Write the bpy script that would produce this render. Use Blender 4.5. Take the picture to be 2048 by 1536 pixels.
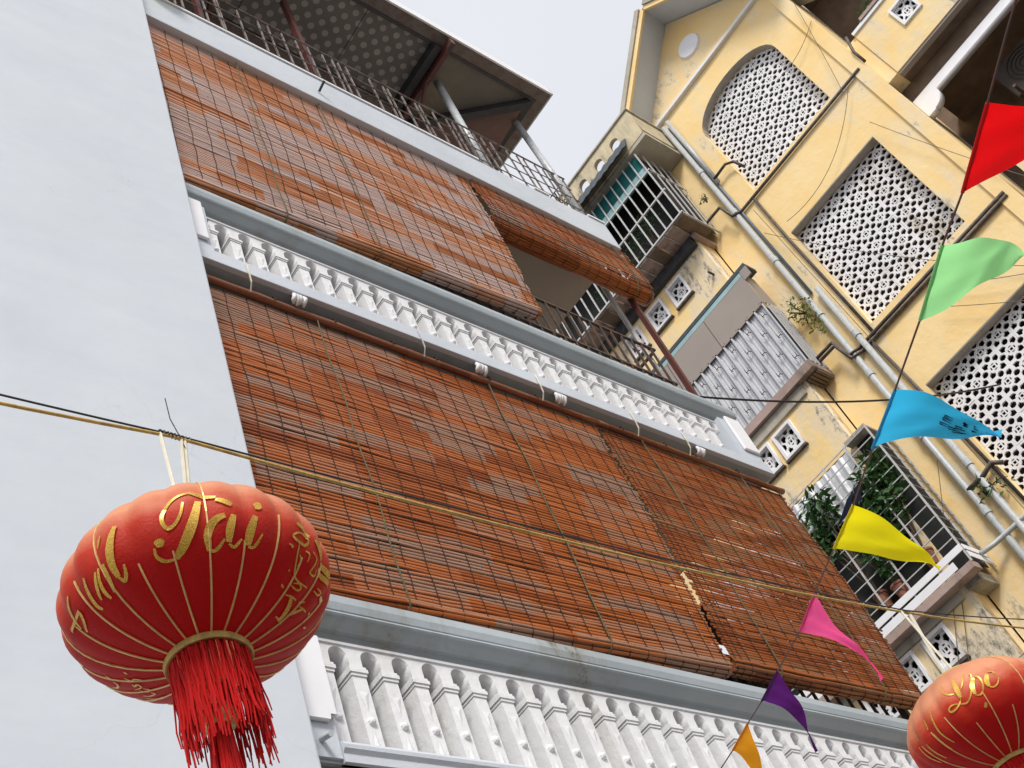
import bpy, bmesh, math, random
from mathutils import Vector, Matrix
random.seed(7)
for o in list(bpy.data.objects): bpy.data.objects.remove(o)
SC = bpy.context.scene
COL = SC.collection
# ------------------------------------------------------------------ camera
S = Vector((0.76116092, -0.56903588, -0.31117875))
U = Vector((-0.2858731, -0.72503766, 0.62657558))
F = Vector((0.5821603, 0.38796721, 0.71454239))
cd = bpy.data.cameras.new('camera'); cam = bpy.data.objects.new('camera', cd); COL.objects.link(cam)
cam.matrix_world = Matrix(((S.x, U.x, -F.x, 0), (S.y, U.y, -F.y, 0), (S.z, U.z, -F.z, 1.6), (0, 0, 0, 1)))
cd.sensor_width = 36; cd.lens = 36 * 2423.7 / 2048; cd.clip_start = .05; cd.clip_end = 3000
SC.camera = cam
# ------------------------------------------------------------------ world: bright overcast
W = bpy.data.worlds.new('World'); SC.world = W; W.use_nodes = True
nt = W.node_tree; nt.nodes.clear()
SUN_EL, SUN_AZ = math.radians(43), math.radians(227)      # direction the sun stands in, measured from +X towards +Y
sky = nt.nodes.new('ShaderNodeTexSky'); sky.sky_type = 'NISHITA'; sky.sun_disc = False
sky.sun_elevation = SUN_EL; sky.sun_rotation = math.radians(90) - SUN_AZ
sky.dust_density = 5; sky.air_density = 1.0
mix = nt.nodes.new('ShaderNodeMix'); mix.data_type = 'RGBA'; mix.inputs[0].default_value = .9
mix.inputs[7].default_value = (4.55, 4.6, 4.84, 1)        # even cloud layer
bg = nt.nodes.new('ShaderNodeBackground'); bg.inputs[1].default_value = .1
ow = nt.nodes.new('ShaderNodeOutputWorld')
sn = nt.nodes.new('ShaderNodeTexNoise'); sn.inputs['Scale'].default_value = 2.2; sn.inputs['Detail'].default_value = 3
stc = nt.nodes.new('ShaderNodeTexCoord'); nt.links.new(stc.outputs['Generated'], sn.inputs['Vector'])
sr_ = nt.nodes.new('ShaderNodeValToRGB'); sr_.color_ramp.elements[0].position = .3; sr_.color_ramp.elements[0].color = (.93, .935, .95, 1); sr_.color_ramp.elements[1].position = .7; sr_.color_ramp.elements[1].color = (1, 1, 1, 1)
sm2 = nt.nodes.new('ShaderNodeMix'); sm2.data_type = 'RGBA'; sm2.blend_type = 'MULTIPLY'; sm2.inputs[0].default_value = 1; sm2.inputs[6].default_value = mix.inputs[7].default_value
nt.links.new(sn.outputs[0], sr_.inputs[0]); nt.links.new(sr_.outputs[0], sm2.inputs[7]); nt.links.new(sm2.outputs[2], mix.inputs[7])
nt.links.new(sky.outputs[0], mix.inputs[6]); nt.links.new(mix.outputs[2], bg.inputs[0]); nt.links.new(bg.outputs[0], ow.inputs[0])
sd = bpy.data.lights.new('sun', 'SUN'); sd.energy = 1.5; sd.angle = math.radians(16); sd.color = (1, .97, .92)
sun = bpy.data.objects.new('sun', sd); COL.objects.link(sun)
sdir = Vector((math.cos(SUN_AZ) * math.cos(SUN_EL), math.sin(SUN_AZ) * math.cos(SUN_EL), math.sin(SUN_EL)))
sun.rotation_euler = sdir.to_track_quat('Z', 'Y').to_euler(); sun.location = (-6, -6, 20)
SC.view_settings.view_transform = 'Standard'; SC.view_settings.look = 'None'
SC.view_settings.exposure = 1.0; SC.view_settings.gamma = 1
SC.render.engine = 'CYCLES'
SC.cycles.max_bounces = 6; SC.cycles.diffuse_bounces = 3; SC.cycles.glossy_bounces = 2; SC.cycles.transmission_bounces = 3
# ------------------------------------------------------------------ materials
def nm(name):
    m = bpy.data.materials.new(name); m.use_nodes = True
    return m, m.node_tree, m.node_tree.nodes['Principled BSDF']
def N(t, typ, **k):
    n = t.nodes.new(typ)
    for a, b in k.items(): setattr(n, a, b)
    return n
def ramp(t, fac, stops):
    r = N(t, 'ShaderNodeValToRGB'); e = r.color_ramp.elements
    while len(e) < len(stops): e.new(.5)
    for i, (p, c) in enumerate(stops): e[i].position = p; e[i].color = (*c, 1)
    t.links.new(fac, r.inputs[0]); return r.outputs[0]
def mixc(t, fac, a, b, mode='MIX'):
    m = N(t, 'ShaderNodeMix', data_type='RGBA', blend_type=mode)
    for v, i in ((fac, 0), (a, 6), (b, 7)):
        if hasattr(v, 'links') or hasattr(v, 'is_linked'): t.links.new(v, m.inputs[i])
        elif i == 0: m.inputs[0].default_value = v
        else: m.inputs[i].default_value = (*v, 1)
    return m.outputs[2]
def noise(t, scale, vec, detail=5, rough=.6):
    n = N(t, 'ShaderNodeTexNoise'); n.inputs['Scale'].default_value = scale
    n.inputs['Detail'].default_value = detail; n.inputs['Roughness'].default_value = rough
    t.links.new(vec, n.inputs['Vector']); return n.outputs[0]
def mapping(t, vec, sc):
    m = N(t, 'ShaderNodeMapping'); m.inputs['Scale'].default_value = sc; t.links.new(vec, m.inputs[0]); return m.outputs[0]
def pos(t): return N(t, 'ShaderNodeNewGeometry').outputs['Position']
def bump(t, p, h, strength=.3, dist=.02):
    b = N(t, 'ShaderNodeBump'); b.inputs['Strength'].default_value = strength; b.inputs['Distance'].default_value = dist
    t.links.new(h, b.inputs['Height']); t.links.new(b.outputs[0], p.inputs['Normal'])
def wall_mat(name, base, dark, stain=None, amount=.5, rough=.8, bumpy=.25, bscale=6, grime=(.16, .14, .11), gr=(.47, .62)):
    """painted plaster: cloudy tone, fine relief, optional mould stains with their own ragged shapes"""
    m, t, p = nm(name); P = pos(t)
    c = ramp(t, noise(t, 1.3, P, 4), [(.3, dark), (.68, base)])
    if stain:
        big = noise(t, .75, P, 2)
        st = noise(t, 5.5, mapping(t, P, (1, 1, .25)), 5, .72)
        mul = N(t, 'ShaderNodeMath', operation='MULTIPLY'); t.links.new(big, mul.inputs[0]); t.links.new(st, mul.inputs[1])
        f = ramp(t, mul.outputs[0], [(.30 - .06 * amount, (0, 0, 0)), (.44 - .06 * amount, (1, 1, 1))])
        c = mixc(t, f, c, stain)
        spk = noise(t, 11, mapping(t, P, (1, 1, .6)), 5, .85)
        m2 = N(t, 'ShaderNodeMath', operation='MULTIPLY'); t.links.new(f, m2.inputs[0]); t.links.new(spk, m2.inputs[1])
        c = mixc(t, ramp(t, m2.outputs[0], [(gr[0], (0, 0, 0)), (gr[1], (1, 1, 1))]), c, grime)
    t.links.new(c, p.inputs['Base Color']); p.inputs['Roughness'].default_value = rough
    h = noise(t, bscale, P, 4, .62)
    bump(t, p, h, bumpy, .03)
    return m
def paint(name, col, rough=.5, var=.12, scale=9, metal=0., bumpy=.08):
    m, t, p = nm(name); P = pos(t)
    d = tuple(x * (1 - var) for x in col); l = tuple(min(1, x * (1 + var * .6)) for x in col)
    c = ramp(t, noise(t, scale, P, 3), [(.32, d), (.66, l)])
    t.links.new(c, p.inputs['Base Color']); p.inputs['Roughness'].default_value = rough; p.inputs['Metallic'].default_value = metal
    return m
def rusty(name, col, rust=(.12, .05, .025), rough=.6, lo=.45, hi=.62):
    m, t, p = nm(name); P = pos(t)
    f = ramp(t, noise(t, 14, P, 4, .7), [(lo, (0, 0, 0)), (hi, (1, 1, 1))])
    t.links.new(mixc(t, f, col, rust), p.inputs['Base Color']); p.inputs['Roughness'].default_value = rough
    return m
def bamboo(name, pale, warm, dark, wcut=(.35, .6, .85), seed=0., group=.125, length=.62, rough=.42):
    """split bamboo: bundles of neighbouring sticks share a tone that changes along their length"""
    m, t, p = nm(name); P = pos(t)
    sep = N(t, 'ShaderNodeSeparateXYZ'); t.links.new(P, sep.inputs[0])
    def mth(op, a, b=None):
        n = N(t, 'ShaderNodeMath', operation=op)
        for i, v in enumerate((a, b)):
            if v is None: continue
            if isinstance(v, (int, float)): n.inputs[i].default_value = v
            else: t.links.new(v, n.inputs[i])
        return n.outputs[0]
    wob = noise(t, 1.4, P, 2)
    row = mth('FLOOR', mth('ADD', mth('DIVIDE', mth('ADD', sep.outputs[2], mth('MULTIPLY', wob, .12)), group), seed))
    w1 = N(t, 'ShaderNodeTexWhiteNoise', noise_dimensions='1D'); t.links.new(row, w1.inputs['W'])
    colm = mth('FLOOR', mth('ADD', mth('DIVIDE', sep.outputs[0], mth('MULTIPLY', mth('ADD', w1.outputs['Value'], .45), length)), mth('MULTIPLY', w1.outputs['Value'], 9.)))
    cv = N(t, 'ShaderNodeCombineXYZ'); t.links.new(row, cv.inputs[0]); t.links.new(colm, cv.inputs[1])
    w2 = N(t, 'ShaderNodeTexWhiteNoise', noise_dimensions='2D'); t.links.new(cv.outputs[0], w2.inputs['Vector'])
    oi = N(t, 'ShaderNodeObjectInfo')
    v = mth('ADD', mth('MULTIPLY', w2.outputs['Value'], .62), mth('ADD', mth('MULTIPLY', oi.outputs['Random'], .22), mth('MULTIPLY', wob, .22)))
    c = ramp(t, v, [(wcut[0], pale), (wcut[1], warm), (wcut[2], dark)])
    grain = noise(t, 3, mapping(t, P, (1.2, 30, 45)), 3, .7)
    c = mixc(t, .55, c, ramp(t, grain, [(.3, (.45, .38, .34)), (.62, (1.15, 1.1, 1.06))]), 'MULTIPLY')
    spk = noise(t, 60, mapping(t, P, (.35, 1, 1)), 3, .8)
    c = mixc(t, ramp(t, spk, [(.62, (0, 0, 0)), (.72, (1, 1, 1))]), c, tuple(x * .35 for x in dark))
    t.links.new(c, p.inputs['Base Color']); p.inputs['Roughness'].default_value = rough
    p.inputs['Specular IOR Level'].default_value = .3
    bump(t, p, grain, .25, .004)
    return m
def cloth(name, col, trans=.45, var=.08, rough=.75, scale=70):
    m, t, p = nm(name); P = pos(t)
    c = ramp(t, noise(t, 5, P, 4), [(.3, tuple(x * (1 - var) for x in col)), (.7, col)])
    t.links.new(c, p.inputs['Base Color']); p.inputs['Roughness'].default_value = rough
    tr = N(t, 'ShaderNodeBsdfTranslucent'); t.links.new(c, tr.inputs[0])
    ms = N(t, 'ShaderNodeMixShader'); ms.inputs[0].default_value = trans
    out = t.nodes['Material Output']
    t.links.new(p.outputs[0], ms.inputs[1]); t.links.new(tr.outputs[0], ms.inputs[2]); t.links.new(ms.outputs[0], out.inputs[0])
    bump(t, p, noise(t, scale, P, 3), .1, .003)
    return m
M = {}
M['plaster'] = wall_mat('pale_blue_plaster', (.605, .645, .695), (.56, .60, .65), rough=.75, bumpy=.16, bscale=2.6)
_t = M['plaster'].node_tree; _p = _t.nodes['Principled BSDF']; _P = pos(_t); _b = _p.inputs['Base Color'].links[0].from_socket
_w = noise(_t, 1.1, mapping(_t, _P, (.9, .9, 3.2)), 5, .7); _b = mixc(_t, .3, _b, ramp(_t, _w, [(.34, (.90, .92, .94)), (.60, (1.04, 1.03, 1.02))]), 'MULTIPLY')
_v = N(_t, 'ShaderNodeTexVoronoi', feature='DISTANCE_TO_EDGE'); _v.inputs['Scale'].default_value = .9
_d = N(_t, 'ShaderNodeVectorMath', operation='ADD'); _nz = N(_t, 'ShaderNodeTexNoise'); _nz.inputs['Scale'].default_value = 2.2; _nz.inputs['Detail'].default_value = 5
_t.links.new(_P, _nz.inputs['Vector']); _t.links.new(_P, _d.inputs[0]); _t.links.new(_nz.outputs['Color'], _d.inputs[1]); _t.links.new(_d.outputs[0], _v.inputs['Vector'])
_m = N(_t, 'ShaderNodeMath', operation='MULTIPLY'); _t.links.new(ramp(_t, _v.outputs[0], [(.0, (1, 1, 1)), (.0045, (0, 0, 0))]), _m.inputs[0]); _t.links.new(ramp(_t, noise(_t, .8, _P, 2), [(.52, (0, 0, 0)), (.62, (.45, .45, .45))]), _m.inputs[1])
_b = mixc(_t, _m.outputs[0], _b, (.45, .47, .5)); _t.links.new(_b, _p.inputs['Base Color'])
M['band'] = wall_mat('pale_blue_band', (.585, .625, .675), (.51, .55, .60), rough=.7, bumpy=.2, bscale=8)
M['grey'] = wall_mat('blue_grey_paint', (.40, .45, .48), (.33, .37, .40), stain=(.30, .31, .30), amount=.25, rough=.55, bumpy=.15, bscale=9)
M['white'] = wall_mat('white_trim', (.80, .80, .815), (.75, .75, .765), stain=(.64, .62, .59), amount=-.3, rough=.6, bumpy=.2, bscale=14)
M['whitepanel'] = paint('bright_white_panel', (.84, .84, .87), .55, .04, 5)
M['yellow'] = wall_mat('yellow_plaster', (.89, .685, .36), (.87, .60, .245), stain=(.78, .655, .44), amount=1.05, rough=.85, bumpy=.3, grime=(.24, .20, .13), gr=(.44, .72))
M['yellowdirty'] = wall_mat('weathered_yellow_plaster', (.85, .67, .37), (.84, .575, .215), stain=(.70, .60, .44), amount=2.0, rough=.9, bumpy=.35, grime=(.11, .10, .085), gr=(.43, .66))
M['cement'] = wall_mat('weathered_cement', (.50, .46, .38), (.36, .33, .27), stain=(.20, .18, .15), amount=1., rough=.9, bumpy=.4)
M['parapet'] = wall_mat('stained_parapet_plaster', (.66, .57, .38), (.56, .47, .29), stain=(.42, .37, .27), amount=1.7, rough=.9, bumpy=.35, grime=(.10, .09, .075), gr=(.42, .64))
M['pink'] = wall_mat('pinkish_cement', (.44, .33, .29), (.33, .24, .21), stain=(.17, .13, .11), amount=1., rough=.9, bumpy=.4)
M['reveal'] = paint('grey_reveal', (.36, .33, .29), .8)
M['lattice'] = wall_mat('white_vent_block', (.82, .81, .82), (.74, .73, .74), stain=(.55, .50, .44), amount=.3, rough=.7, bumpy=.1, bscale=20)
M['taupe'] = paint('taupe_ceiling', (.46, .41, .375), .7, .06, 3)
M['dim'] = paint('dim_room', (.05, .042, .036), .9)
M['brown'] = paint('brown_soffit', (.17, .12, .085), .8, .25, 4)
M['steelpaint'] = paint('pale_steel', (.52, .55, .57), .4, .18, 20)
M['whitebar'] = rusty('white_enamel_bar', (.52, .52, .52), (.35, .24, .16), .45, .55, .75)
M['maroon'] = rusty('maroon_painted_steel', (.12, .032, .03), (.07, .04, .03), .45)
M['iron'] = rusty('dark_iron', (.055, .045, .045), (.13, .065, .035), .6)
M['darkframe'] = paint('dark_steel_frame', (.045, .045, .05), .5, .3, 8)
M['sheet'] = wall_mat('taupe_metal_sheet', (.33, .28, .245), (.285, .245, .215), rough=.5, bumpy=.05)
M['teal'] = paint('teal_sheet', (.012, .125, .125), .35, .25, 4)
M['teallight'] = paint('pale_teal_sheet', (.30, .45, .46), .35, .15, 4)
M['awningdark'] = paint('dark_slate_awning', (.045, .06, .07), .6, .3, 12)
M['galv'] = paint('galvanised_sheet', (.56, .57, .60), .35, .08, 3)
M['pipe'] = rusty('grey_plastic_pipe', (.47, .49, .49), (.30, .28, .25), .4, .52, .8)
M['pipeblue'] = paint('blue_grey_pipe', (.13, .17, .22), .4)
M['pipedark'] = rusty('dark_conduit', (.06, .05, .045), (.14, .10, .075), .55)
M['wire'] = paint('black_cable', (.02, .02, .022), .5)
M['ropeyellow'] = paint('yellow_brown_rope', (.48, .33, .10), .8, .3, 60)
M['ropegreen'] = paint('faded_green_cord', (.11, .10, .045), .8, .4, 60)
M['ropewhite'] = paint('white_strap', (.72, .68, .55), .6, .12, 40)
M['thread'] = paint('dark_binding_thread', (.035, .015, .01), .9)
M['bb_up'] = bamboo('sun_faded_bamboo', (.54, .395, .35), (.63, .275, .125), (.38, .115, .02), (.44, .66, .88), 0., .125, .62)
M['bb_lo'] = bamboo('lacquered_bamboo', (.35, .20, .135), (.49, .142, .029), (.25, .056, .008), (.30, .56, .88), 3., .105, .8)
M['bb_dk'] = bamboo('dark_lacquered_bamboo', (.28, .125, .055), (.37, .095, .018), (.17, .04, .008), (.28, .58, .85), 7., .075, .5)
M['pole'] = bamboo('bamboo_pole', (.25, .10, .05), (.22, .075, .03), (.15, .045, .018), (.3, .6, .9), 1., .3, .35, .3)
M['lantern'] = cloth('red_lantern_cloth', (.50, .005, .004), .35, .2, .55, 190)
for _n in M['lantern'].node_tree.nodes:
    if _n.type == 'BUMP': _n.inputs['Strength'].default_value = .35; _n.inputs['Distance'].default_value = .004
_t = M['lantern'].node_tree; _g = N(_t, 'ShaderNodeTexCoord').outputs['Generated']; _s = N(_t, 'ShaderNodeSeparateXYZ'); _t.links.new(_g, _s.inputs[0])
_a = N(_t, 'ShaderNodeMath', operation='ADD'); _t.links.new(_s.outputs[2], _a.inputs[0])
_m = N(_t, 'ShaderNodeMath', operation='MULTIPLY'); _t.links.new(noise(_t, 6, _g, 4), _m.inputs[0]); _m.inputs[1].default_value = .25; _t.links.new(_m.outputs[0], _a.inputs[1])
_c = ramp(_t, _a.outputs[0], [(.40, (.44, .004, .004)), (.58, (.64, .05, .02)), (.80, (.88, .40, .22))])      # sky glow through the cloth painted into its colour, palest at the crown
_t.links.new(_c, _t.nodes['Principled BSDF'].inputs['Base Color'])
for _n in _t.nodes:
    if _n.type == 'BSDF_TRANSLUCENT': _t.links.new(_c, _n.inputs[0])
_p = M['lantern'].node_tree.nodes['Principled BSDF']; _p.inputs['Sheen Weight'].default_value = .22; _p.inputs['Sheen Roughness'].default_value = .35; _p.inputs['Sheen Tint'].default_value = (1, .62, .42, 1); _p.inputs['Specular IOR Level'].default_value = .3
M['fringe'] = cloth('red_fringe_thread', (.80, .006, .005), .3, .3)
M['goldrib'] = paint('gold_wire', (.75, .50, .20), .35, .2, 40, .4)
m, t, p = nm('gold_glitter'); P = pos(t)
g = noise(t, 900, P, 2); t.links.new(ramp(t, g, [(.38, (.26, .11, .01)), (.5, (.62, .34, .03)), (.64, (.95, .66, .16))]), p.inputs['Base Color'])
p.inputs['Roughness'].default_value = .35; p.inputs['Metallic'].default_value = .35; M['glitter'] = m
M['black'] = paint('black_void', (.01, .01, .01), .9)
M['cagedark'] = paint('cage_shade_paint', (.014, .016, .015), .9)  # near-black paint standing in for the shade inside the cages
M['railthin'] = rusty('thin_grey_rod', (.26, .24, .23), (.13, .075, .05), .5)
M['leaf'] = cloth('green_leaf', (.055, .15, .035), .25, .5, .5, 20)
M['leaflight'] = cloth('yellow_green_leaf', (.20, .26, .04), .3, .35, .5, 20)
M['stem'] = paint('brown_stem', (.08, .055, .03), .8)
M['terracotta'] = paint('terracotta_pot', (.25, .10, .06), .8, .3)
M['ground'] = wall_mat('street_concrete', (.15, .145, .14), (.11, .105, .10), stain=(.08, .078, .075), amount=.6, rough=.9, bumpy=.3)
for k, c in dict(red=(.86, .002, .004), green=(.42, .95, .38), blue=(.04, .52, .86), yellow=(.98, .86, .002), pink=(1., .10, .34), purple=(.10, .001, .16), orange=(1., .40, .003), navy=(.01, .015, .05)).items():
    M['flag_' + k] = cloth(k + '_pennant_cloth', c, .55, .05, .6, 120)
# dotted ceiling sheet (flat print): rows of pale round dots on a dark board
m, t, p = nm('dotted_ceiling_sheet'); P = pos(t)
def mth(t, op, a, b=None):
    n = N(t, 'ShaderNodeMath', operation=op)
    for i, v in enumerate((a, b)):
        if v is None: continue
        if isinstance(v, (int, float)): n.inputs[i].default_value = v
        else: t.links.new(v, n.inputs[i])
    return n.outputs[0]
sp = N(t, 'ShaderNodeSeparateXYZ'); t.links.new(P, sp.inputs[0])
DP = .16
a = mth(t, 'DIVIDE', mth(t, 'ADD', sp.outputs[0], sp.outputs[1]), DP * 1.1); b_ = mth(t, 'DIVIDE', mth(t, 'SUBTRACT', sp.outputs[0], sp.outputs[1]), DP * 1.1)
fa = mth(t, 'SUBTRACT', mth(t, 'FRACT', a), .5); fb = mth(t, 'SUBTRACT', mth(t, 'FRACT', b_), .5)
dd = mth(t, 'SQRT', mth(t, 'ADD', mth(t, 'MULTIPLY', fa, fa), mth(t, 'MULTIPLY', fb, fb)))
f = ramp(t, dd, [(.27, (1, 1, 1)), (.31, (0, 0, 0))])
c = mixc(t, f, (.16, .155, .15), (.36, .34, .315))
c = mixc(t, .5, c, ramp(t, noise(t, 3, P, 5), [(.3, (.5, .5, .5)), (.7, (1.2, 1.1, 1.05))]), 'MULTIPLY')
t.links.new(c, p.inputs['Base Color']); p.inputs['Roughness'].default_value = .5; M['dots'] = m
M['stainedboard'] = wall_mat('stained_ceiling_board', (.215, .195, .17), (.16, .145, .13), stain=(.27, .22, .13), amount=.9, rough=.7)
M['fasciabrown'] = rusty('brown_steel_fascia', (.17, .145, .135), (.14, .085, .07), .5)
M['boardred'] = wall_mat('red_brown_board', (.20, .115, .10), (.155, .09, .08), rough=.6)
# ------------------------------------------------------------------ mesh helpers
class MB:
    def __init__(s): s.v = []; s.f = []; s.sm = False
    def poly(s, pts):
        i = len(s.v); s.v += [tuple(q) for q in pts]; s.f.append(tuple(range(i, i + len(pts)))); return s
    def box(s, x0, x1, y0, y1, z0, z1):
        i = len(s.v)
        s.v += [(x0, y0, z0), (x1, y0, z0), (x1, y1, z0), (x0, y1, z0), (x0, y0, z1), (x1, y0, z1), (x1, y1, z1), (x0, y1, z1)]
        s.f += [tuple(i + k for k in q) for q in ((0, 3, 2, 1), (4, 5, 6, 7), (0, 1, 5, 4), (1, 2, 6, 5), (2, 3, 7, 6), (3, 0, 4, 7))]
        return s
    def tube(s, pts, r, n=6, cap=True):
        pts = [Vector(q) for q in pts]; base = len(s.v); up = None
        for k, q in enumerate(pts):
            d = (pts[min(k + 1, len(pts) - 1)] - pts[max(k - 1, 0)]).normalized()
            if up is None: up = d.orthogonal().normalized()
            up = (up - d * up.dot(d)); up = up.normalized() if up.length > 1e-6 else d.orthogonal().normalized()
            w = d.cross(up); rr = r[k] if isinstance(r, (list, tuple)) else r
            for a in range(n):
                an = 2 * math.pi * a / n
                s.v.append(tuple(q + (up * math.cos(an) + w * math.sin(an)) * rr))
        for k in range(len(pts) - 1):
            for a in range(n):
                b2 = (a + 1) % n
                s.f.append((base + k * n + a, base + k * n + b2, base + (k + 1) * n + b2, base + (k + 1) * n + a))
        if cap:
            s.f.append(tuple(base + a for a in reversed(range(n)))); e = base + (len(pts) - 1) * n
            s.f.append(tuple(e + a for a in range(n)))
        return s
    def extr_x(s, prof, x0, x1):       # closed (y,z) profile swept along x
        i = len(s.v); n = len(prof)
        s.v += [(x0, y, z) for y, z in prof] + [(x1, y, z) for y, z in prof]
        for k in range(n): s.f.append((i + k, i + (k + 1) % n, i + n + (k + 1) % n, i + n + k))
        s.f.append(tuple(i + k for k in reversed(range(n)))); s.f.append(tuple(i + n + k for k in range(n)))
        return s
    def lathe(s, prof, c, n=16):       # (r,z) profile about the vertical through c
        i = len(s.v)
        for r, z in prof:
            for a in range(n):
                an = 2 * math.pi * a / n; s.v.append((c[0] + r * math.cos(an), c[1] + r * math.sin(an), c[2] + z))
        for k in range(len(prof) - 1):
            for a in range(n):
                b2 = (a + 1) % n; s.f.append((i + k * n + a, i + k * n + b2, i + (k + 1) * n + b2, i + (k + 1) * n + a))
        return s
    def mesh(s, name, mat, smooth=False, fix=True):
        me = bpy.data.meshes.new(name); me.from_pydata(s.v, [], s.f); me.materials.append(M[mat] if isinstance(mat, str) else mat)
        if fix:
            b = bmesh.new(); b.from_mesh(me); bmesh.ops.recalc_face_normals(b, faces=b.faces); b.to_mesh(me); b.free()
        if smooth or s.sm:
            for q in me.polygons: q.use_smooth = True
        return me
    def build(s, name, mat, parent=None, smooth=False, bev=0):
        return put(name, s.mesh(name, mat, smooth), parent, bev=bev)
def put(name, me, parent=None, loc=None, rot=None, scale=None, bev=0):
    o = bpy.data.objects.new(name, me); COL.objects.link(o)
    if parent is not None:
        o.parent = parent; o.matrix_parent_inverse = wm(parent).inverted()
    if loc is not None: o.location = loc
    if rot is not None: o.rotation_euler = rot
    if scale is not None: o.scale = scale
    if bev:
        b = o.modifiers.new('bevel', 'BEVEL'); b.width = bev; b.segments = 2; b.limit_method = 'ANGLE'
    return o
def wm(o):
    m = Matrix.LocRotScale(o.location, o.rotation_euler, o.scale)
    return (wm(o.parent) @ o.matrix_parent_inverse @ m) if o.parent else m
def tag(o, label, cat, group=None):
    o['label'] = label; o['category'] = cat
    if group: o['group'] = group
    return o
def thing(name, loc, label, cat, group=None):
    o = bpy.data.objects.new(name, None); COL.objects.link(o); o.location = loc; o.empty_display_size = .1
    return tag(o, label, cat, group)
def plate(name, outer, holes, thick, mat, parent, axis='X', at=0.):
    """flat slab with holes: outline in (y,z) standing on plane x = at, running back by thick"""
    cu = bpy.data.curves.new(name, 'CURVE'); cu.dimensions = '2D'; cu.fill_mode = 'BOTH'; cu.extrude = thick / 2
    for pl in [outer] + holes:
        sp_ = cu.splines.new('POLY'); sp_.points.add(len(pl) - 1)
        for q, (a, b) in zip(sp_.points, pl): q.co = (a, b, 0, 1)
        sp_.use_cyclic_u = True
    o = bpy.data.objects.new(name, cu); COL.objects.link(o)
    dg = bpy.context.evaluated_depsgraph_get(); me = bpy.data.meshes.new_from_object(o.evaluated_get(dg))
    bpy.data.objects.remove(o); bpy.data.curves.remove(cu)
    for v in me.vertices:
        x, y, z = v.co
        v.co = (at + thick / 2 + z, x, y) if axis == 'X' else (x, at + thick / 2 + z, y)
    b = bmesh.new(); b.from_mesh(me); bmesh.ops.remove_doubles(b, verts=b.verts, dist=1e-5)
    bmesh.ops.recalc_face_normals(b, faces=b.faces); b.to_mesh(me); b.free()
    me.materials.clear(); me.materials.append(M[mat]); me.name = name
    return me if parent == 'mesh' else put(name, me, parent)
def rect(y0, y1, z0, z1): return [(y0, z0), (y1, z0), (y1, z1), (y0, z1)]
def bez(a, b, c, n):
    a, b, c = Vector(a), Vector(b), Vector(c)
    return [a * (1 - k / n) ** 2 + b * 2 * (k / n) * (1 - k / n) + c * (k / n) ** 2 for k in range(n + 1)]
def leafmesh(name, mat, n, rad, size, rng, droop=.3, c=(0, 0, 0)):
    """a cloud of small folded leaves, each a bent pair of quads"""
    mb = MB()
    for _ in range(n):
        while True:
            q = Vector((rng.uniform(-1, 1), rng.uniform(-1, 1), rng.uniform(-1, 1)))
            if q.length < 1: break
        q = Vector((q.x * rad[0], q.y * rad[1], q.z * rad[2])) + Vector(c)
        d = Vector((rng.gauss(0, 1), rng.gauss(0, 1), rng.gauss(-droop, .7))).normalized()
        w = d.orthogonal().normalized(); w.rotate(Matrix.Rotation(rng.uniform(0, 6.28), 3, d)); nn = d.cross(w)
        L = size * rng.uniform(.6, 1.3); wd = L * .19
        a, b, e = q, q + d * L * .5 + nn * L * .06, q + d * L
        mb.poly([a, b + w * wd - nn * wd * .4, e, b]); mb.poly([a, b, e, b - w * wd - nn * wd * .4])
    me = mb.mesh(name, mat, fix=False); return me
# ================================================================== SETTING
g = MB().poly([(-400, -400, 0), (400, -400, 0), (400, 400, 0), (-400, 400, 0)]).build('ground', 'ground'); g['kind'] = 'structure'
# ================================================================== NEIGHBOUR WALL
nw = MB().box(-9, 2.415, 3.08, 9, 0, 16.0).build('plaster_wall', 'plaster', bev=.012)
tag(nw, 'tall blank pale blue plastered wall filling the left side', 'wall')
# ================================================================== TOWNHOUSE
HX0, HX1 = 2.425, 7.72
house = thing('townhouse', (5.0, 4.0, 0), 'pale blue townhouse with stacked white balustraded balconies and reddish bamboo blinds', 'house')
MB().box(HX0, HX1, 4.6, 4.8, 0, 11.04).build('rear_wall', 'sheet', house)
MB().box(HX0, HX1, 3.36, 3.56, 0, 4.19).build('ground_floor_wall', 'plaster', house)
MB().box(HX0, HX1, 3.21, 4.59, 7.63, 7.74).build('floor_slab', 'grey', house, bev=.006)
MB().box(HX0, HX1, 3.22, 4.59, 4.20, 4.275).build('floor_slab', 'grey', house)
# roof edge: pale band with a thin projecting lip
MB().box(HX0, HX1 + .03, 3.2, 3.32, 11.06, 11.53).build('roof_band', 'band', house, bev=.008)
MB().box(HX0, HX1, 3.325, 9, 11.06, 11.52).build('roof_slab', 'taupe', house)
for x0, x1 in ((HX0, 6.02), (6.75, 6.95), (7.50, 7.74)): MB().box(x0, x1, 3.185, 3.26, 11.535, 11.56).build('roof_lip', 'whitepanel', house)
MB().box(HX0, 7.52, 3.33, 4.58, 10.985, 11.05).build('ceiling_board', 'taupe', house)
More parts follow.
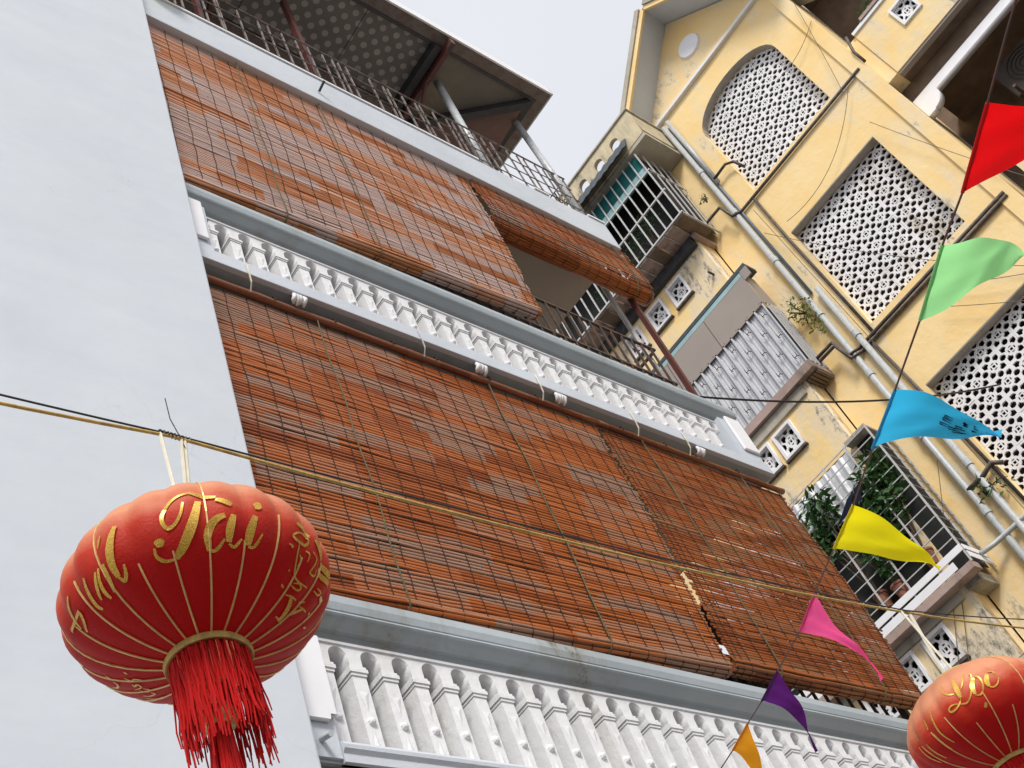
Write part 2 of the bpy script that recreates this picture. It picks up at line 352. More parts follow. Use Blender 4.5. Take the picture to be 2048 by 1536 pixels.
# rail: cap face, bead, underside cove running back to the white arcade
def rail(z, name='handrail', over=0.):
    prof = [(3.20, z), (3.192, z - .05), (3.20, z - .088), (3.212, z - .094), (3.196, z - .102), (3.193, z - .113), (3.20, z - .122), (3.214, z - .127)]
    prof += [(3.222, z - .134), (3.235, z - .148), (3.252, z - .162), (3.275, z - .166), (3.292, z - .176), (3.30, z - .190), (3.40, z - .190), (3.42, z)]
    return MB().extr_x(prof, HX0, HX1 + over).build(name, 'grey', house)
PITCH = .1655
def baluster_mesh():
    m_ = MB(); w, d = .0365, .075
    m_.box(-w, w, -d, d, 0, .425)
    m_.box(-w - .004, w + .004, -d - .006, d + .006, .4253, .440)
    m_.box(-w - .010, w + .010, -d - .012, d + .012, .4403, .460)
    m_.box(-w - .006, w + .006, -d - .008, d + .008, .4603, .474)
    for zc, s in ((.085, 1), (.30, -1)):                     # raised triangles
        a = (-w * .72, -d - .001, zc - .045 * s); b = (w * .72, -d - .001, zc - .045 * s); c = (0, -d - .001, zc + .06 * s); ap = (0, -d - .006, zc - .015 * s)
        for q in ((a, b, ap), (b, c, ap), (c, a, ap)): m_.poly(q)
    n = 8                                                     # half ball
    for i in range(3):
        for k in range(n):
            def P_(ii, kk):
                e = ii / 3 * math.pi / 2; an = 2 * math.pi * kk / n
                return (.021 * math.cos(e) * math.cos(an), -d - .021 * math.sin(e), .19 + .021 * math.cos(e) * math.sin(an))
            m_.poly([P_(i, k), P_(i, k + 1), P_(i + 1, k + 1), P_(i + 1, k)])
    return m_.mesh('baluster', 'white')
def arch_mesh(hh):
    """one bay of the arcade band, centred on the opening: round-headed cut 9 cm wide"""
    h = PITCH / 2; r = .049; st_ = hh - r * 1.05 - .026; pl = [(-h, 0), (-r, 0)]
    for k in range(1, 12): an = math.pi - math.pi * k / 12; pl.append((r * math.cos(an), st_ + r * 1.05 * math.sin(an)))
    pl += [(r, 0), (h, 0), (h, hh), (-h, hh)]
    return plate('arch', pl, [], .15, 'white', 'mesh', 'Y', -.075)
BALM = baluster_mesh()
def balustrade(zb, zr, x0, n, label, hs=1.):
    hb = bpy.data.objects.new('balustrade', None); COL.objects.link(hb); hb.location = (5, 3.3, zb)
    hb.parent = house; hb.matrix_parent_inverse = wm(house).inverted(); hb.empty_display_size = .1; hb['label'] = label
    zc = zb + .474 * hs; top = zr - .192; am = arch_mesh(top - zc - .012)
    for k in range(n):
        x = x0 + k * PITCH
        put('baluster', BALM, hb, (x, 3.352, zb), (0, 0, random.gauss(0, .012)), (1, 1, hs))
        if k < n: put('arch', am, hb, (x + PITCH / 2, 3.352, zc + .001))
    MB().box(x0 - .08, x0 + n * PITCH, 3.268, 3.282, top - .028, top - .014).build('fillet', 'white', hb)
    return hb
# upper balcony
rail(8.471); hbU = balustrade(7.741, 8.471, 2.672, 29, 'white arcade of square balusters under the upper grey handrail', .84)
MB().box(HX0, HX1 - .005, 3.2, 3.24, 7.628, 7.748).build('fascia', 'band', house, bev=.005)
MB().box(HX0, 2.617, 3.222, 3.42, 7.749, 8.275).build('pilaster', 'band', house)
MB().box(HX0 + .002, 2.585, 3.196, 3.22, 7.86, 8.285).build('panel', 'whitepanel', house, bev=.006)
MB().box(7.44, HX1, 3.222, 3.42, 7.749, 8.275).build('pilaster', 'band', house)
MB().box(7.52, HX1 - .008, 3.196, 3.22, 7.88, 8.30).build('panel', 'whitepanel', house, bev=.006)
# lower balcony
rail(5.088); hbL = balustrade(4.285, 5.088, 2.70, 29, 'white arcade of square balusters under the lower grey handrail')
prof = [(3.20, 4.20), (3.20, 4.238), (3.196, 4.243), (3.186, 4.255), (3.184, 4.272), (3.192, 4.288), (3.206, 4.296), (3.235, 4.297), (3.235, 4.20)]
MB().extr_x(prof, 2.622, HX1).build('base_moulding', 'band', house)
MB().box(HX0, 2.618, 3.205, 3.42, 4.215, 4.893).build('pilaster', 'band', house)
pm = plate('panel', [(2.47, 4.402), (2.475, 4.375), (2.585, 4.375), (2.59, 4.402), (2.618, 4.402), (2.618, 4.80), (2.446, 4.80), (2.446, 4.402)], [], .024, 'whitepanel', house, 'Y', 3.178)
MB().box(7.44, HX1, 3.222, 3.42, 4.3, 4.893).build('pilaster', 'band', house)
MB().tube([(2.535, 3.20, 4.29), (2.53, 3.13, 4.265)], .013, 10).build('drain_spout', 'steelpaint', house)
MB().box(HX0, 3.4, 3.245, 3.35, 4.13, 4.196).build('beam', 'cement', house)
# small lion-paw corbels under the upper slab
for x in (2.452, 3.155, 4.575, 5.30, 6.79):
    c_ = MB(); rr = random.Random(int(x * 100))
    for k in range(4):
        xx = x - .033 + .022 * k + rr.uniform(-.004, .004)
        c_.tube([(xx, 3.222, 7.626), (xx + rr.uniform(-.006, .006), 3.208, 7.59), (xx + rr.uniform(-.008, .008), 3.222, 7.562), (xx, 3.245, 7.552 + rr.uniform(-.012, .012))], [.012, .017, .014 + rr.uniform(0, .005), .008], 7)
    c_.build('corbel', 'white', house, smooth=True)
# hanging electric drops under the slab edge
for x, dk in ((2.80, 0), (4.07, 1), (5.10, 0), (6.05, 0), (6.62, 0)):
    MB().tube([(x, 3.19, 7.72), (x, 3.187, 7.62), (x + .01, 3.2, 7.54), (x + .02, 3.24, 7.50)], .005, 5).build('loose_wire', 'ropewhite' if not dk else 'steelpaint', house)
# ironwork behind the blinds
def iron(z0, z1, zlow, x0, x1, y):
    r_ = bpy.data.objects.new('iron_railing', None); COL.objects.link(r_); r_.location = (x0, y, z0); r_.parent = house
    r_.matrix_parent_inverse = wm(house).inverted()
    for z in (z1, z0 + (z1 - z0) * .55, z0 + .12): MB().box(x0, x1, y - .012, y + .012, z - .012, z + .012).build('rail', 'iron', r_)
    n = int((x1 - x0) / .135)
    bm_ = MB().box(-.009, .009, -.009, .009, z0, z1).mesh('bar', 'iron')
    for k in range(n + 1): put('bar', bm_, r_, (x0 + k * .135, y, 0))
    for s in range(2):
        sm_ = MB().tube([(.055 * (1 - q / 26) * math.cos(q * .55) * (1 if s else -1), 0, z0 + .30 + (.12 if s else -.06) + .055 * (1 - q / 26) * math.sin(q * .55)) for q in range(22)], .005, 5).mesh('scroll', 'iron')
        for k in range(0, n, 2): put('scroll', sm_, r_, (x0 + .0675 + k * .135, y, 0))
    return r_
iron(8.47, 9.62, 0, 2.6, 7.66, 3.47)
iron(5.09, 6.0, 0, 2.6, 7.66, 3.47)
sr = bpy.data.objects.new('side_railing', None); COL.objects.link(sr); sr.location = (7.66, 3.5, 8.4); sr.parent = house; sr.matrix_parent_inverse = wm(house).inverted()
for z in (9.62, 9.1, 8.6): MB().box(7.648, 7.672, 3.49, 4.58, z - .012, z + .012).build('rail', 'iron', sr)
for k in range(8): MB().box(7.65, 7.668, 3.56 + k * .135, 3.578 + k * .135, 7.75, 9.62).build('bar', 'iron', sr)
MB().box(7.672, 7.715, 3.375, 3.425, 8.475, 10.98).build('post', 'maroon', house)
MB().tube([(7.69, 3.56, 8.2), (7.69, 3.58, 10.98)], .026, 10).build('post', 'whitebar', house)
MB().box(7.672, 7.715, 3.375, 3.425, 5.09, 7.62).build('post', 'iron', house)
# things kept on the lower balcony, seen under the blind
mh = MB().lathe([(.0, 0), (.16, 0), (.17, .02), (.15, .30), (.12, .42), (.06, .50), (0, .52)], (6.35, 3.85, 5.2), 12).build('water_canister', 'teal')
tag(mh, 'dark green canister behind the lower handrail below the seam of the blinds', 'canister')
hp = MB().tube([(6.6, 3.72, 5.0), (6.6, 3.7, 5.42), (6.66, 3.68, 5.52), (6.8, 3.66, 5.53), (6.9, 3.66, 5.45), (6.92, 3.66, 5.1)], .03, 10).build('bent_pipe', 'steelpaint', smooth=True)
tag(hp, 'bent shiny grey pipe just behind the lower handrail under the right blind', 'pipe')
wt = MB().box(6.62, 7.1, 3.78, 4.3, 4.30, 5.9).build('storage_cabinet', 'black', bev=.02)
tag(wt, 'black cabinet standing in the shade of the lower balcony', 'cabinet')
# ------------------------------------------------------------------ roof terrace: railing, posts, canopy
tr = thing('roof_railing', (5, 3.26, 11.56), 'thin metal grid railing along the edge of the roof terrace', 'railing')
RB = MB().box(-.007, .007, -.007, .007, 11.52, 12.50).mesh('bar', 'railthin')
k = 0; x = 2.5
while x < 7.66:
    put('bar', RB, tr, (x + random.gauss(0, .004), 3.27, 0), (0, random.gauss(0, .004), 0)); x += .138
for z in (12.51, 12.27, 12.03, 11.79): MB().tube([(2.43, 3.258, z), (7.66, 3.258, z)], .010 if z > 12.4 else .006, 5).build('rail', 'railthin', tr)
for k in range(9): MB().box(7.653, 7.665, 3.32 + k * .12, 3.332 + k * .12, 11.52, 12.51).build('bar', 'iron', tr)
for z in (12.51, 12.27, 12.03, 11.79): MB().tube([(7.66, 3.27, z), (7.66, 4.4, z)], .007, 5).build('rail', 'iron', tr)
cp = thing('terrace_canopy', (6, 3.3, 11.56), 'wide steel canopy with dotted ceiling sheets over the roof terrace', 'canopy')
CZ = 13.75
MB().box(-2, 7.66, 2.78, 2.80, CZ - .005, CZ + .15).build('fascia', 'whitepanel', cp)
MB().box(7.66, 7.68, 2.78, 5.2, CZ - .005, CZ + .13).build('fascia', 'steelpaint', cp)
MB().box(-2, 7.659, 2.801, 2.935, CZ, CZ + .06).build('edge_beam', 'fasciabrown', cp)
MB().box(7.53, 7.659, 2.9355, 5.2, CZ, CZ + .06).build('edge_beam', 'fasciabrown', cp)
MB().box(-2, 7.529, 2.936, 2.975, CZ - .012, CZ + .07).build('frame_bar', 'darkframe', cp)
MB().box(7.44, 7.529, 2.976, 5.2, CZ - .012, CZ + .07).build('frame_bar', 'darkframe', cp)
MB().box(-2, 7.66, 2.80, 6.2, CZ + .10, CZ + .128).build('roof_sheet', 'galv', cp)
xs = [-2., -.4, 1.2, 2.8, 4.0, 5.2, 6.02]
for a, b in zip(xs[:-1], xs[1:]): MB().box(a + .004, b - .004, 2.977, 3.78, CZ + .03, CZ + .045).build('ceiling_sheet', 'dots', cp)
MB().box(6.20, 7.438, 2.977, 3.78, CZ + .03, CZ + .045).build('ceiling_board', 'stainedboard', cp)
MB().box(6.02, 6.11, 2.937, 4.6, CZ - .09, CZ + .05).build('cross_beam', 'darkframe', cp)
MB().box(6.13, 6.185, 2.80, 4.6, CZ - .16, CZ - .05).build('cross_beam', 'maroon', cp)
MB().box(-2, 6.02, 3.79, 3.92, CZ - .10, CZ + .05).build('purlin', 'fasciabrown', cp)
MB().box(-2, 6.3, 3.93, 6.2, CZ - .06, CZ - .03).build('inner_ceiling', 'brown', cp)
d0, d1 = Vector((7.47, 3.0, CZ - .03)), Vector((6.2, 3.98, CZ - .05)); dd_ = (d1 - d0).normalized(); sd_ = Vector((-dd_.y, dd_.x, 0)) * .045
mb_ = MB()
for z in (-.05, .05): pass
mb_.poly([d0 - sd_ + Vector((0, 0, -.05)), d0 + sd_ + Vector((0, 0, -.05)), d1 + sd_ + Vector((0, 0, -.05)), d1 - sd_ + Vector((0, 0, -.05))])
mb_.poly([d0 - sd_ + Vector((0, 0, -.05)), d1 - sd_ + Vector((0, 0, -.05)), d1 - sd_ + Vector((0, 0, .05)), d0 - sd_ + Vector((0, 0, .05))])
mb_.poly([d0 + sd_ + Vector((0, 0, -.05)), d1 + sd_ + Vector((0, 0, -.05)), d1 + sd_ + Vector((0, 0, .05)), d0 + sd_ + Vector((0, 0, .05))])
mb_.build('hip_beam', 'darkframe', cp)
MB().poly([(7.43, 3.08, CZ - .022), (7.43, 5.2, CZ - .30), (6.2, 5.2, CZ - .30), (6.2, 4.0, CZ - .06)]).build('sloping_board', 'boardred', cp)
MB().tube([(6.33, 3.33, 11.53), (6.33, 3.31, CZ - .02)], .043, 14).build('post', 'steelpaint', cp, smooth=True)
MB().tube([(7.60, 3.30, 11.53), (7.45, 3.27, CZ - .05)], .040, 14).build('post', 'steelpaint', cp, smooth=True)
MB().box(4.31, 4.365, 3.30, 3.355, 11.53, CZ - .05).build('post', 'maroon', cp)
MB().box(3.20, 3.25, 3.36, 3.41, 11.53, CZ - .05).build('post', 'maroon', cp)
MB().tube([(3.6, 3.4, CZ - .05), (3.9, 4.4, CZ - .4)], .03, 6).build('brace', 'maroon', cp)
MB().tube([(6.16, 3.35, CZ - .14), (6.16, 4.55, CZ - 1.4)], .025, 6).build('brace', 'maroon', cp)
tw = MB().box(HX0 - .0, 6.4, 4.62, 4.8, 11.53, CZ - .07).build('terrace_room_wall', 'dim'); tag(tw, 'dark wall of the rooftop room behind the grid railing', 'wall')
yb = MB().lathe([(0, 0), (.09, .005), (.13, .03), (.15, .08), (.155, .1), (.14, .1), (.12, .03), (0, .02)], (2.62, 3.12, 11.585), 18).build('plastic_bowl', 'flag_yellow', smooth=True)
tag(yb, 'yellow rounded bowl peeping out above the roof band at the top edge', 'bowl')
MB().tube([(4.12, 3.19, 11.22), (4.13, 3.10, 11.27)], .012, 8).build('drain_spout', 'darkframe', house)
# ================================================================== BLINDS
def slat_mesh(L, name, mat, h=.0112, tk=.0055, seed=0):
    rr = random.Random(seed); mb = MB(); n = 14; base = 0
    sec = [(0, h), (-tk, h * .55), (-tk * 1.15, 0), (-tk, -h * .55), (0, -h), (tk * .5, 0)]
    for k in range(n + 1):
        x = L * k / n + (rr.uniform(-.012, .0) if k == 0 else rr.uniform(0, .012) if k == n else 0)
        dy, dz = rr.gauss(0, .0016), rr.gauss(0, .0019)
        mb.v += [(x, y + dy, z + dz) for y, z in sec]
    for k in range(n):
        for a in range(6): mb.f.append((k * 6 + a, k * 6 + (a + 1) % 6, k * 6 + 6 + (a + 1) % 6, k * 6 + 6 + a))
    mb.f.append(tuple(range(6))); mb.f.append(tuple(n * 6 + a for a in range(6)))
    return mb.mesh('slat', mat)
def blind(name, x0, x1, ztop, ytop, zbl, zbr, ybot, mat, label, roll=.045, pitch=.0262, shift=0., cords=(), rollturn=11, pole=True, th_step=.143, wave=.022, seed=1):
    """roll-up blind: sticks hung from a pole, bound by threads, the unused length rolled at the foot"""
    rr = random.Random(seed); L = x1 - x0
    b = thing(name, (x0, ytop, zbl), label, 'blind', 'bamboo roll blinds')
    ms = [slat_mesh(L, name, mat, seed=seed * 10 + k) for k in range(7)]
    H = ztop - zbl; n = int((H - roll) / pitch); slope = (zbr - zbl) / L
    ph = rr.uniform(0, 6)
    def surf(f, u):    # f: 0 top .. 1 foot ; u: 0 left .. 1 right
        return (x0 + L * u + shift * f, ytop + (ybot - ytop) * f + wave * math.sin(f * 5 + ph) * math.sin(u * 4 + ph), ztop - (H - slope * L * u) * f)
    for k in range(n):
        f = (k + .5) * pitch / H
        a, c = surf(f, 0), surf(f, 1)
        put('slat', ms[rr.randrange(7)], b, (a[0] + rr.gauss(0, .008) + (rr.uniform(-.05, .05) if rr.random() < .05 else 0), (a[1] + c[1]) / 2 + wave * .5 * math.sin(f * 7 + ph) + rr.gauss(0, .0016), a[2] + rr.gauss(0, .0012)), (rr.gauss(0, .08), -math.atan2(c[2] - a[2], L) + rr.gauss(0, .0006), 0))
    # roll at the foot
    a, c = surf(1 - roll / H, 0), surf(1 - roll / H, 1)
    for k in range(rollturn):
        an = math.pi * .5 + 2 * math.pi * k / rollturn
        put('slat', ms[k % 4], b, (a[0] + rr.gauss(0, .008), a[1] + .004 + roll - roll * math.sin(an), a[2] + roll * math.cos(an) * .98), (an - math.pi / 2, -math.atan2(c[2] - a[2], L), 0))
    core = [(a[0] + .01, a[1] + roll, a[2]), (c[0] - .01, c[1] + roll, c[2])]
    MB().tube(core, roll * .86, 10).build('roll_core', 'pole', b)
    yy = wave
    x = .03
    ths = [.025, .085]
    while x < L - .05:
        x += th_step * rr.uniform(.9, 1.1); ths.append(x)
    ths += [L - .03]
    for xx in ths:
        if xx > L - .02: continue
        pts = []
        for q in range(0, 29):
            f = (q / 28) * (1 - roll / H); s_ = surf(f, xx / L)
            pts.append((s_[0] + .004 * math.sin(q * 1.9 + xx * 40) + rr.gauss(0, .0015), (surf(f, 0)[1] + surf(f, 1)[1]) / 2 + wave * .5 * math.sin(f * 7 + ph) - .0085, s_[2]))
        e = pts[-1]
        for q in range(1, 7):
            an = math.pi * q / 6; pts.append((e[0], e[1] + roll * 1.05 * (1 - math.cos(an)), e[2] - roll * 1.12 * math.sin(an)))
        MB().tube(pts, .0027, 4, False).build('binding_thread', 'thread', b)
    if pole:
        mb = MB(); n_ = 24; pts = []; rs = []
        for q in range(n_ + 1):
            pts.append((x0 - .04 + (L + .06) * q / n_, ytop - .012, ztop + .028)); rs.append(.024 if q % 4 else .028)
        mb.tube(pts, rs, 9).build('top_pole', 'pole', b, smooth=True)
        for q in range(int(L / .42)):
            xx = x0 + .2 + q * .42 + rr.uniform(-.06, .06)
            MB().lathe([(.03, -.004), (.032, .0), (.03, .004)], (0, 0, 0), 10)
            MB().tube([(xx, ytop - .045, ztop + .02), (xx, ytop - .04, ztop + .055), (xx, ytop + .0, ztop + .075)], .005, 5).build('tie', 'thread', b)
    for xx in cords:
        pts = []
        for q in range(0, 23):
            f = (q / 22) * (1 - roll / H); s_ = surf(f, xx / L)
            pts.append((s_[0] + .008 * math.sin(q * .8 + xx * 9), (surf(f, 0)[1] + surf(f, 1)[1]) / 2 - .02 - .010 * math.sin(f * 3.1), s_[2] + (.05 if q == 0 else 0)))
        e = pts[-1]
        for q in range(1, 7):
            an = math.pi * q / 6; pts.append((e[0] + .003, e[1] + roll * 1.1 * (1 - math.cos(an)) + .004, e[2] - roll * 1.25 * math.sin(an)))
        MB().tube(pts, .0045, 6, False).build('pull_cord', 'ropegreen', b, smooth=True)
    return b
blind('bamboo_blind', 2.36, 5.74, 11.10, 3.26, 8.61, 8.90, 3.25, 'bb_up', 'large faded bamboo blind hanging full length under the roof band', roll=.05, cords=(.95, 1.75), pole=False, shift=.0, seed=1, pitch=.0242)
blind('bamboo_blind', 5.77, 7.86, 11.12, 3.25, 10.33, 10.36, 3.235, 'bb_lo', 'short bamboo blind rolled up to a thick bundle at the roof band', roll=.085, rollturn=22, cords=(1.85,), pole=False, shift=.04, seed=2)
blind('bamboo_blind', 2.36, 5.665, 7.50, 3.285, 5.09, 5.215, 3.225, 'bb_lo', 'broad orange bamboo blind hanging over the middle balcony on the left of the seam', roll=.05, cords=(.93, 2.28), shift=-.07, seed=3, pitch=.0250)
blind('bamboo_blind', 5.715, 7.80, 7.50, 3.285, 5.25, 5.32, 3.225, 'bb_dk', 'darker brown bamboo blind hanging beside the broad one towards the yellow building', roll=.055, cords=(.42, 1.55), shift=-.055, seed=4, pitch=.0226)
# ================================================================== YELLOW APARTMENT BUILDING
AX = 12.5; BX = 12.1; CX = 11.62; AY0, AY1 = .53, 3.9
bd = thing('apartment_building', (13, 2.5, 0), 'weathered yellow apartment building with white block lattice windows, grilles and a gable', 'building')
TW, TH = .285, .275
def tile_mesh(hw, hh, mat='lattice'):
    """pierced vent block: ring with a square eye, four pointed holes on the diagonals, half holes on the edges"""
    ax, ay = hw / .5, hh / .5
    sc = lambda pl: [(x * ax, y * ay) for x, y in pl]
    out = []
    def notch(cx, cy, ang, r=.15):
        pl = []
        for k in range(5):
            t_ = math.radians(180 - 45 * k); x, y = r * math.cos(t_), r * math.sin(t_) * 1.05
            c, s = math.cos(ang), math.sin(ang); pl.append((cx + x * c - y * s, cy + x * s + y * c))
        return pl
    # outline with half-round notches in the middle of each side
    o = [(-.5, -.5)] + notch(0, -.5, 0) + [(.5, -.5)] + notch(.5, 0, math.pi / 2) + [(.5, .5)] + notch(0, .5, math.pi) + [(-.5, .5)] + notch(-.5, 0, -math.pi / 2)
    holes = []
    for a in (45, 135, 225, 315):
        c, s = math.cos(math.radians(a)), math.sin(math.radians(a))
        h = [(.262, -.105), (.40, -.15), (.47, -.115), (.575, 0), (.47, .115), (.40, .15), (.262, .105), (.29, 0)]
        holes.append([(x * c - y * s, x * s + y * c) for x, y in h])
    for a in (0, 90, 180, 270):                      # gaps between the ring and its square eye
        c, s = math.cos(math.radians(a)), math.sin(math.radians(a))
        h = [(.118, -.065), (.165, -.085), (.195, 0), (.165, .085), (.118, .065)]
        holes.append([(x * c - y * s, x * s + y * c) for x, y in h])
    holes.append([(-.065, -.065), (.065, -.065), (.065, .065), (-.065, .065)])
    return plate('vent_block', sc(o), [sc(h) for h in holes], .032, mat, 'mesh', 'X', 0)
TM = tile_mesh(TW / 2, TH / 2)
LY0, LY1 = 1.175, 2.885
wins = [(15.27, 8, True), (11.90, 8, False), (8.43, 8, False), (4.96, 8, False)]
holes = []
for z0, n, arch in wins:
    z1 = z0 + n * TH
    if arch:
        zs = 16.98; r_ = .55; pl = [(LY0, z0), (LY1, z0), (LY1, zs)]
        for k in range(1, 16):
            an = math.pi * k / 16; pl.append(((LY0 + LY1) / 2 + (LY1 - LY0) / 2 * math.cos(an), zs + r_ * math.sin(an)))
        pl.append((LY0, zs)); holes.append(pl)
    else: holes.append(rect(LY0, LY1, z0, z1))
plate('facade_wall', [(AY0, 0), (AY1, 0), (AY1, 18.15), (AY0, 18.15)], holes, .22, 'yellow', bd, 'X', AX)
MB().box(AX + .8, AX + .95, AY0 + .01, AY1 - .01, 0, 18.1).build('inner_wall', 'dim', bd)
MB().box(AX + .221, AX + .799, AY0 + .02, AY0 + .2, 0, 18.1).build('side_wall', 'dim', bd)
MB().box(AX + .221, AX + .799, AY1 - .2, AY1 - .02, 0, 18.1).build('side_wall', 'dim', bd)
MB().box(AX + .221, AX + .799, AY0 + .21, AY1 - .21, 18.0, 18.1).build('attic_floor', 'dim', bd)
for z0, n, arch in wins:
    lw = bpy.data.objects.new('lattice_window', None); COL.objects.link(lw); lw.location = (AX + .15, 2.03, z0); lw.parent = bd; lw.matrix_parent_inverse = wm(bd).inverted()
    lw['label'] = 'arched window filled with white pierced blocks' if arch else 'tall window filled with white pierced blocks'
    for i in range(6):
        for j in range(n + (1 if arch else 0)):
            put('vent_block', TM, lw, (AX + .15 + random.gauss(0, .002), LY0 + TW * (i + .5), z0 + TH * (j + .5)))
for z0, n, arch in wins:
    if not arch: MB().box(AX + .004, AX + .135, LY0 + .002, LY1 - .002, z0 + n * TH - .016, z0 + n * TH - .002).build('lintel_lining', 'reveal', bd); continue
    al = MB(); cy = (LY0 + LY1) / 2; hw = (LY1 - LY0) / 2 - .003
    for k in range(24):
        a0, a1 = math.pi * k / 24, math.pi * (k + 1) / 24
        al.poly([(x_, cy + hw * math.cos(a_), 16.98 + .545 * math.sin(a_)) for x_, a_ in ((AX + .004, a0), (AX + .135, a0), (AX + .135, a1), (AX + .004, a1))])
    al.build('arch_lining', 'reveal', bd)
# gable with overhanging rakes, cornice strips and a round boss
GA = (2.12, 19.72)
plate('gable_wall', [(AY0, 18.151), (AY1 - .25, 18.151), GA], [], .2, 'yellow', bd, 'X', AX)
for z, dx, h in ((18.06, .07, .06), (18.15, .045, .05), (18.215, .02, .03)): MB().box(AX - dx, AX + .01, AY0 - .0, AY1 - .18, z, z + h).build('cornice', 'white' if z < 18.1 else 'yellow', bd)
dm = MB(); ring = [(AX - .001, 2.09 + .235 * math.cos(a * math.pi / 16), 18.78 + .235 * math.sin(a * math.pi / 16)) for a in range(32)]
fr = [(AX - .035, q[1] + (q[1] - 2.09) * -.08, q[2] + (q[2] - 18.78) * -.08) for q in ring]
dm.poly(fr)
for k in range(32): dm.poly([ring[k], ring[(k + 1) % 32], fr[(k + 1) % 32], fr[k]])
dm.build('round_boss', 'whitepanel', bd)
def rake(ya, za, yb_, zb_, x0, x1, th, name, mat, off=0.):
    dy, dz = yb_ - ya, zb_ - za; l = math.hypot(dy, dz); ny, nz = -dz / l, dy / l
    if nz < 0: ny, nz = -ny, -nz
    pl = [(ya + ny * off, za + nz * off), (yb_ + ny * off, zb_ + nz * off), (yb_ + ny * (off + th), zb_ + nz * (off + th)), (ya + ny * (off + th), za + nz * (off + th))]
    mb = MB()
    mb.v = [(x0, y, z) for y, z in pl] + [(x1, y, z) for y, z in pl]
    mb.f = [(0, 1, 2, 3), (4, 7, 6, 5), (0, 4, 5, 1), (1, 5, 6, 2), (2, 6, 7, 3), (3, 7, 4, 0)]
    mb.build(name, mat, bd)
for ye, ze in ((AY1 - .15, 17.95), (.25, 17.95)):
    rake(GA[0], GA[1] + .02, ye, ze, 11.98, 13.4, .06, 'roof_soffit', 'plaster')
    rake(GA[0], GA[1] + .02, ye, ze, 11.93, 11.98, .09, 'verge_board', 'yellow', -.03)
    rake(GA[0], GA[1] + .03, ye, ze, 11.90, 13.4, .10, 'roof_edge', 'cement', .062)
# ------------------------------------------------------------------ left bay with loggias, vents and a parapet
BY0, BY1 = 3.92, 7.6
FZ = [15.30, 11.90, 8.40]; FT = [17.1, 13.90, 10.50]
vents = [(4.615, 14.68), (5.10, 14.68), (5.66, 14.66), (4.585, 11.262), (5.01, 11.265), (5.5, 11.265), (4.535, 7.768), (5.02, 7.775), (5.525, 7.755)]
VW, VH = .315, .42
plate('bay_wall', [(BY0, 0), (BY1, 0), (BY1, 17.15), (BY0, 17.15)], [rect(BY0 + .16, 7.2, a, b) for a, b in zip(FZ, FT)] + [rect(y - VW / 2, y + VW / 2, z - VH / 2, z + VH / 2) for y, z in vents], .2, 'yellowdirty', bd, 'X', BX)
MB().box(BX + .201, AX - .002, BY0, BY0 + .12, 0, 17.15).build('bay_side_wall', 'yellow', bd)
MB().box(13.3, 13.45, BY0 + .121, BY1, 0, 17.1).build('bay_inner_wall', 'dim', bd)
MB().box(BX + .21, 13.3, BY0 + .121, BY1, 17.06, 17.14).build('bay_roof', 'cement', bd)
for z in FZ: MB().box(BX + .205, 13.29, BY0 + .125, BY1, z - .14, z - .02).build('loggia_floor', 'brown', bd)
for z in FT[1:]: MB().box(BX + .205, 13.29, BY0 + .125, BY1, z + .06, z + .16).build('loggia_ceiling', 'dim', bd)
VM = tile_mesh(.135, .185)
vfr = plate('frame', rect(-VW / 2 - .015, VW / 2 + .015, -VH / 2 - .015, VH / 2 + .015), [rect(-.134, .134, -.184, .184)], .10, 'lattice', 'mesh', 'X', -.035)
vledge = MB().box(-.05, .02, -VW / 2 - .035, VW / 2 + .035, -VH / 2 - .062, -VH / 2 - .034).mesh('ledge', 'pipedark')
for y, z in vents:
    v = bpy.data.objects.new('vent_window', None); COL.objects.link(v); v.location = (BX, y, z); v.parent = bd; v.matrix_parent_inverse = wm(bd).inverted()
    put('frame', vfr, v, (BX, y, z)); put('vent_block', VM, v, (BX + .04, y, z)); put('ledge', vledge, v, (BX, y, z))
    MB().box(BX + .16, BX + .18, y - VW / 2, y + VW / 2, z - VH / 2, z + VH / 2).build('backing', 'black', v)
# parapet with round-headed holes
ph = []
for k in range(7):
    y = 3.87 + k * .42; pl = [(y - .1, 17.38), (y + .1, 17.38)]
    for q in range(0, 9): an = math.pi * q / 8; pl.append((y + .1 * math.cos(an), 17.60 + .1 * math.sin(an)))
    ph.append(pl)
plate('parapet', rect(3.37, 7.4, 17.17, 17.88), ph, .075, 'parapet', bd, 'X', 11.60)
MB().box(11.68, 12.495, 3.37, 3.50, 17.30, 17.87).build('parapet_return', 'parapet', bd)
MB().box(11.57, 11.79, 3.34, 7.4, 17.885, 17.92).build('coping', 'cement', bd)
MB().box(11.795, 12.49, 3.34, 3.53, 17.875, 17.91).build('coping', 'cement', bd)
MB().box(11.61, 12.49, 3.36, 4.0, 17.08, 17.165).build('parapet_slab', 'cement', bd)
MB().box(11.61, BX - .005, 4.005, 7.4, 17.10, 17.166).build('parapet_slab', 'cement', bd)
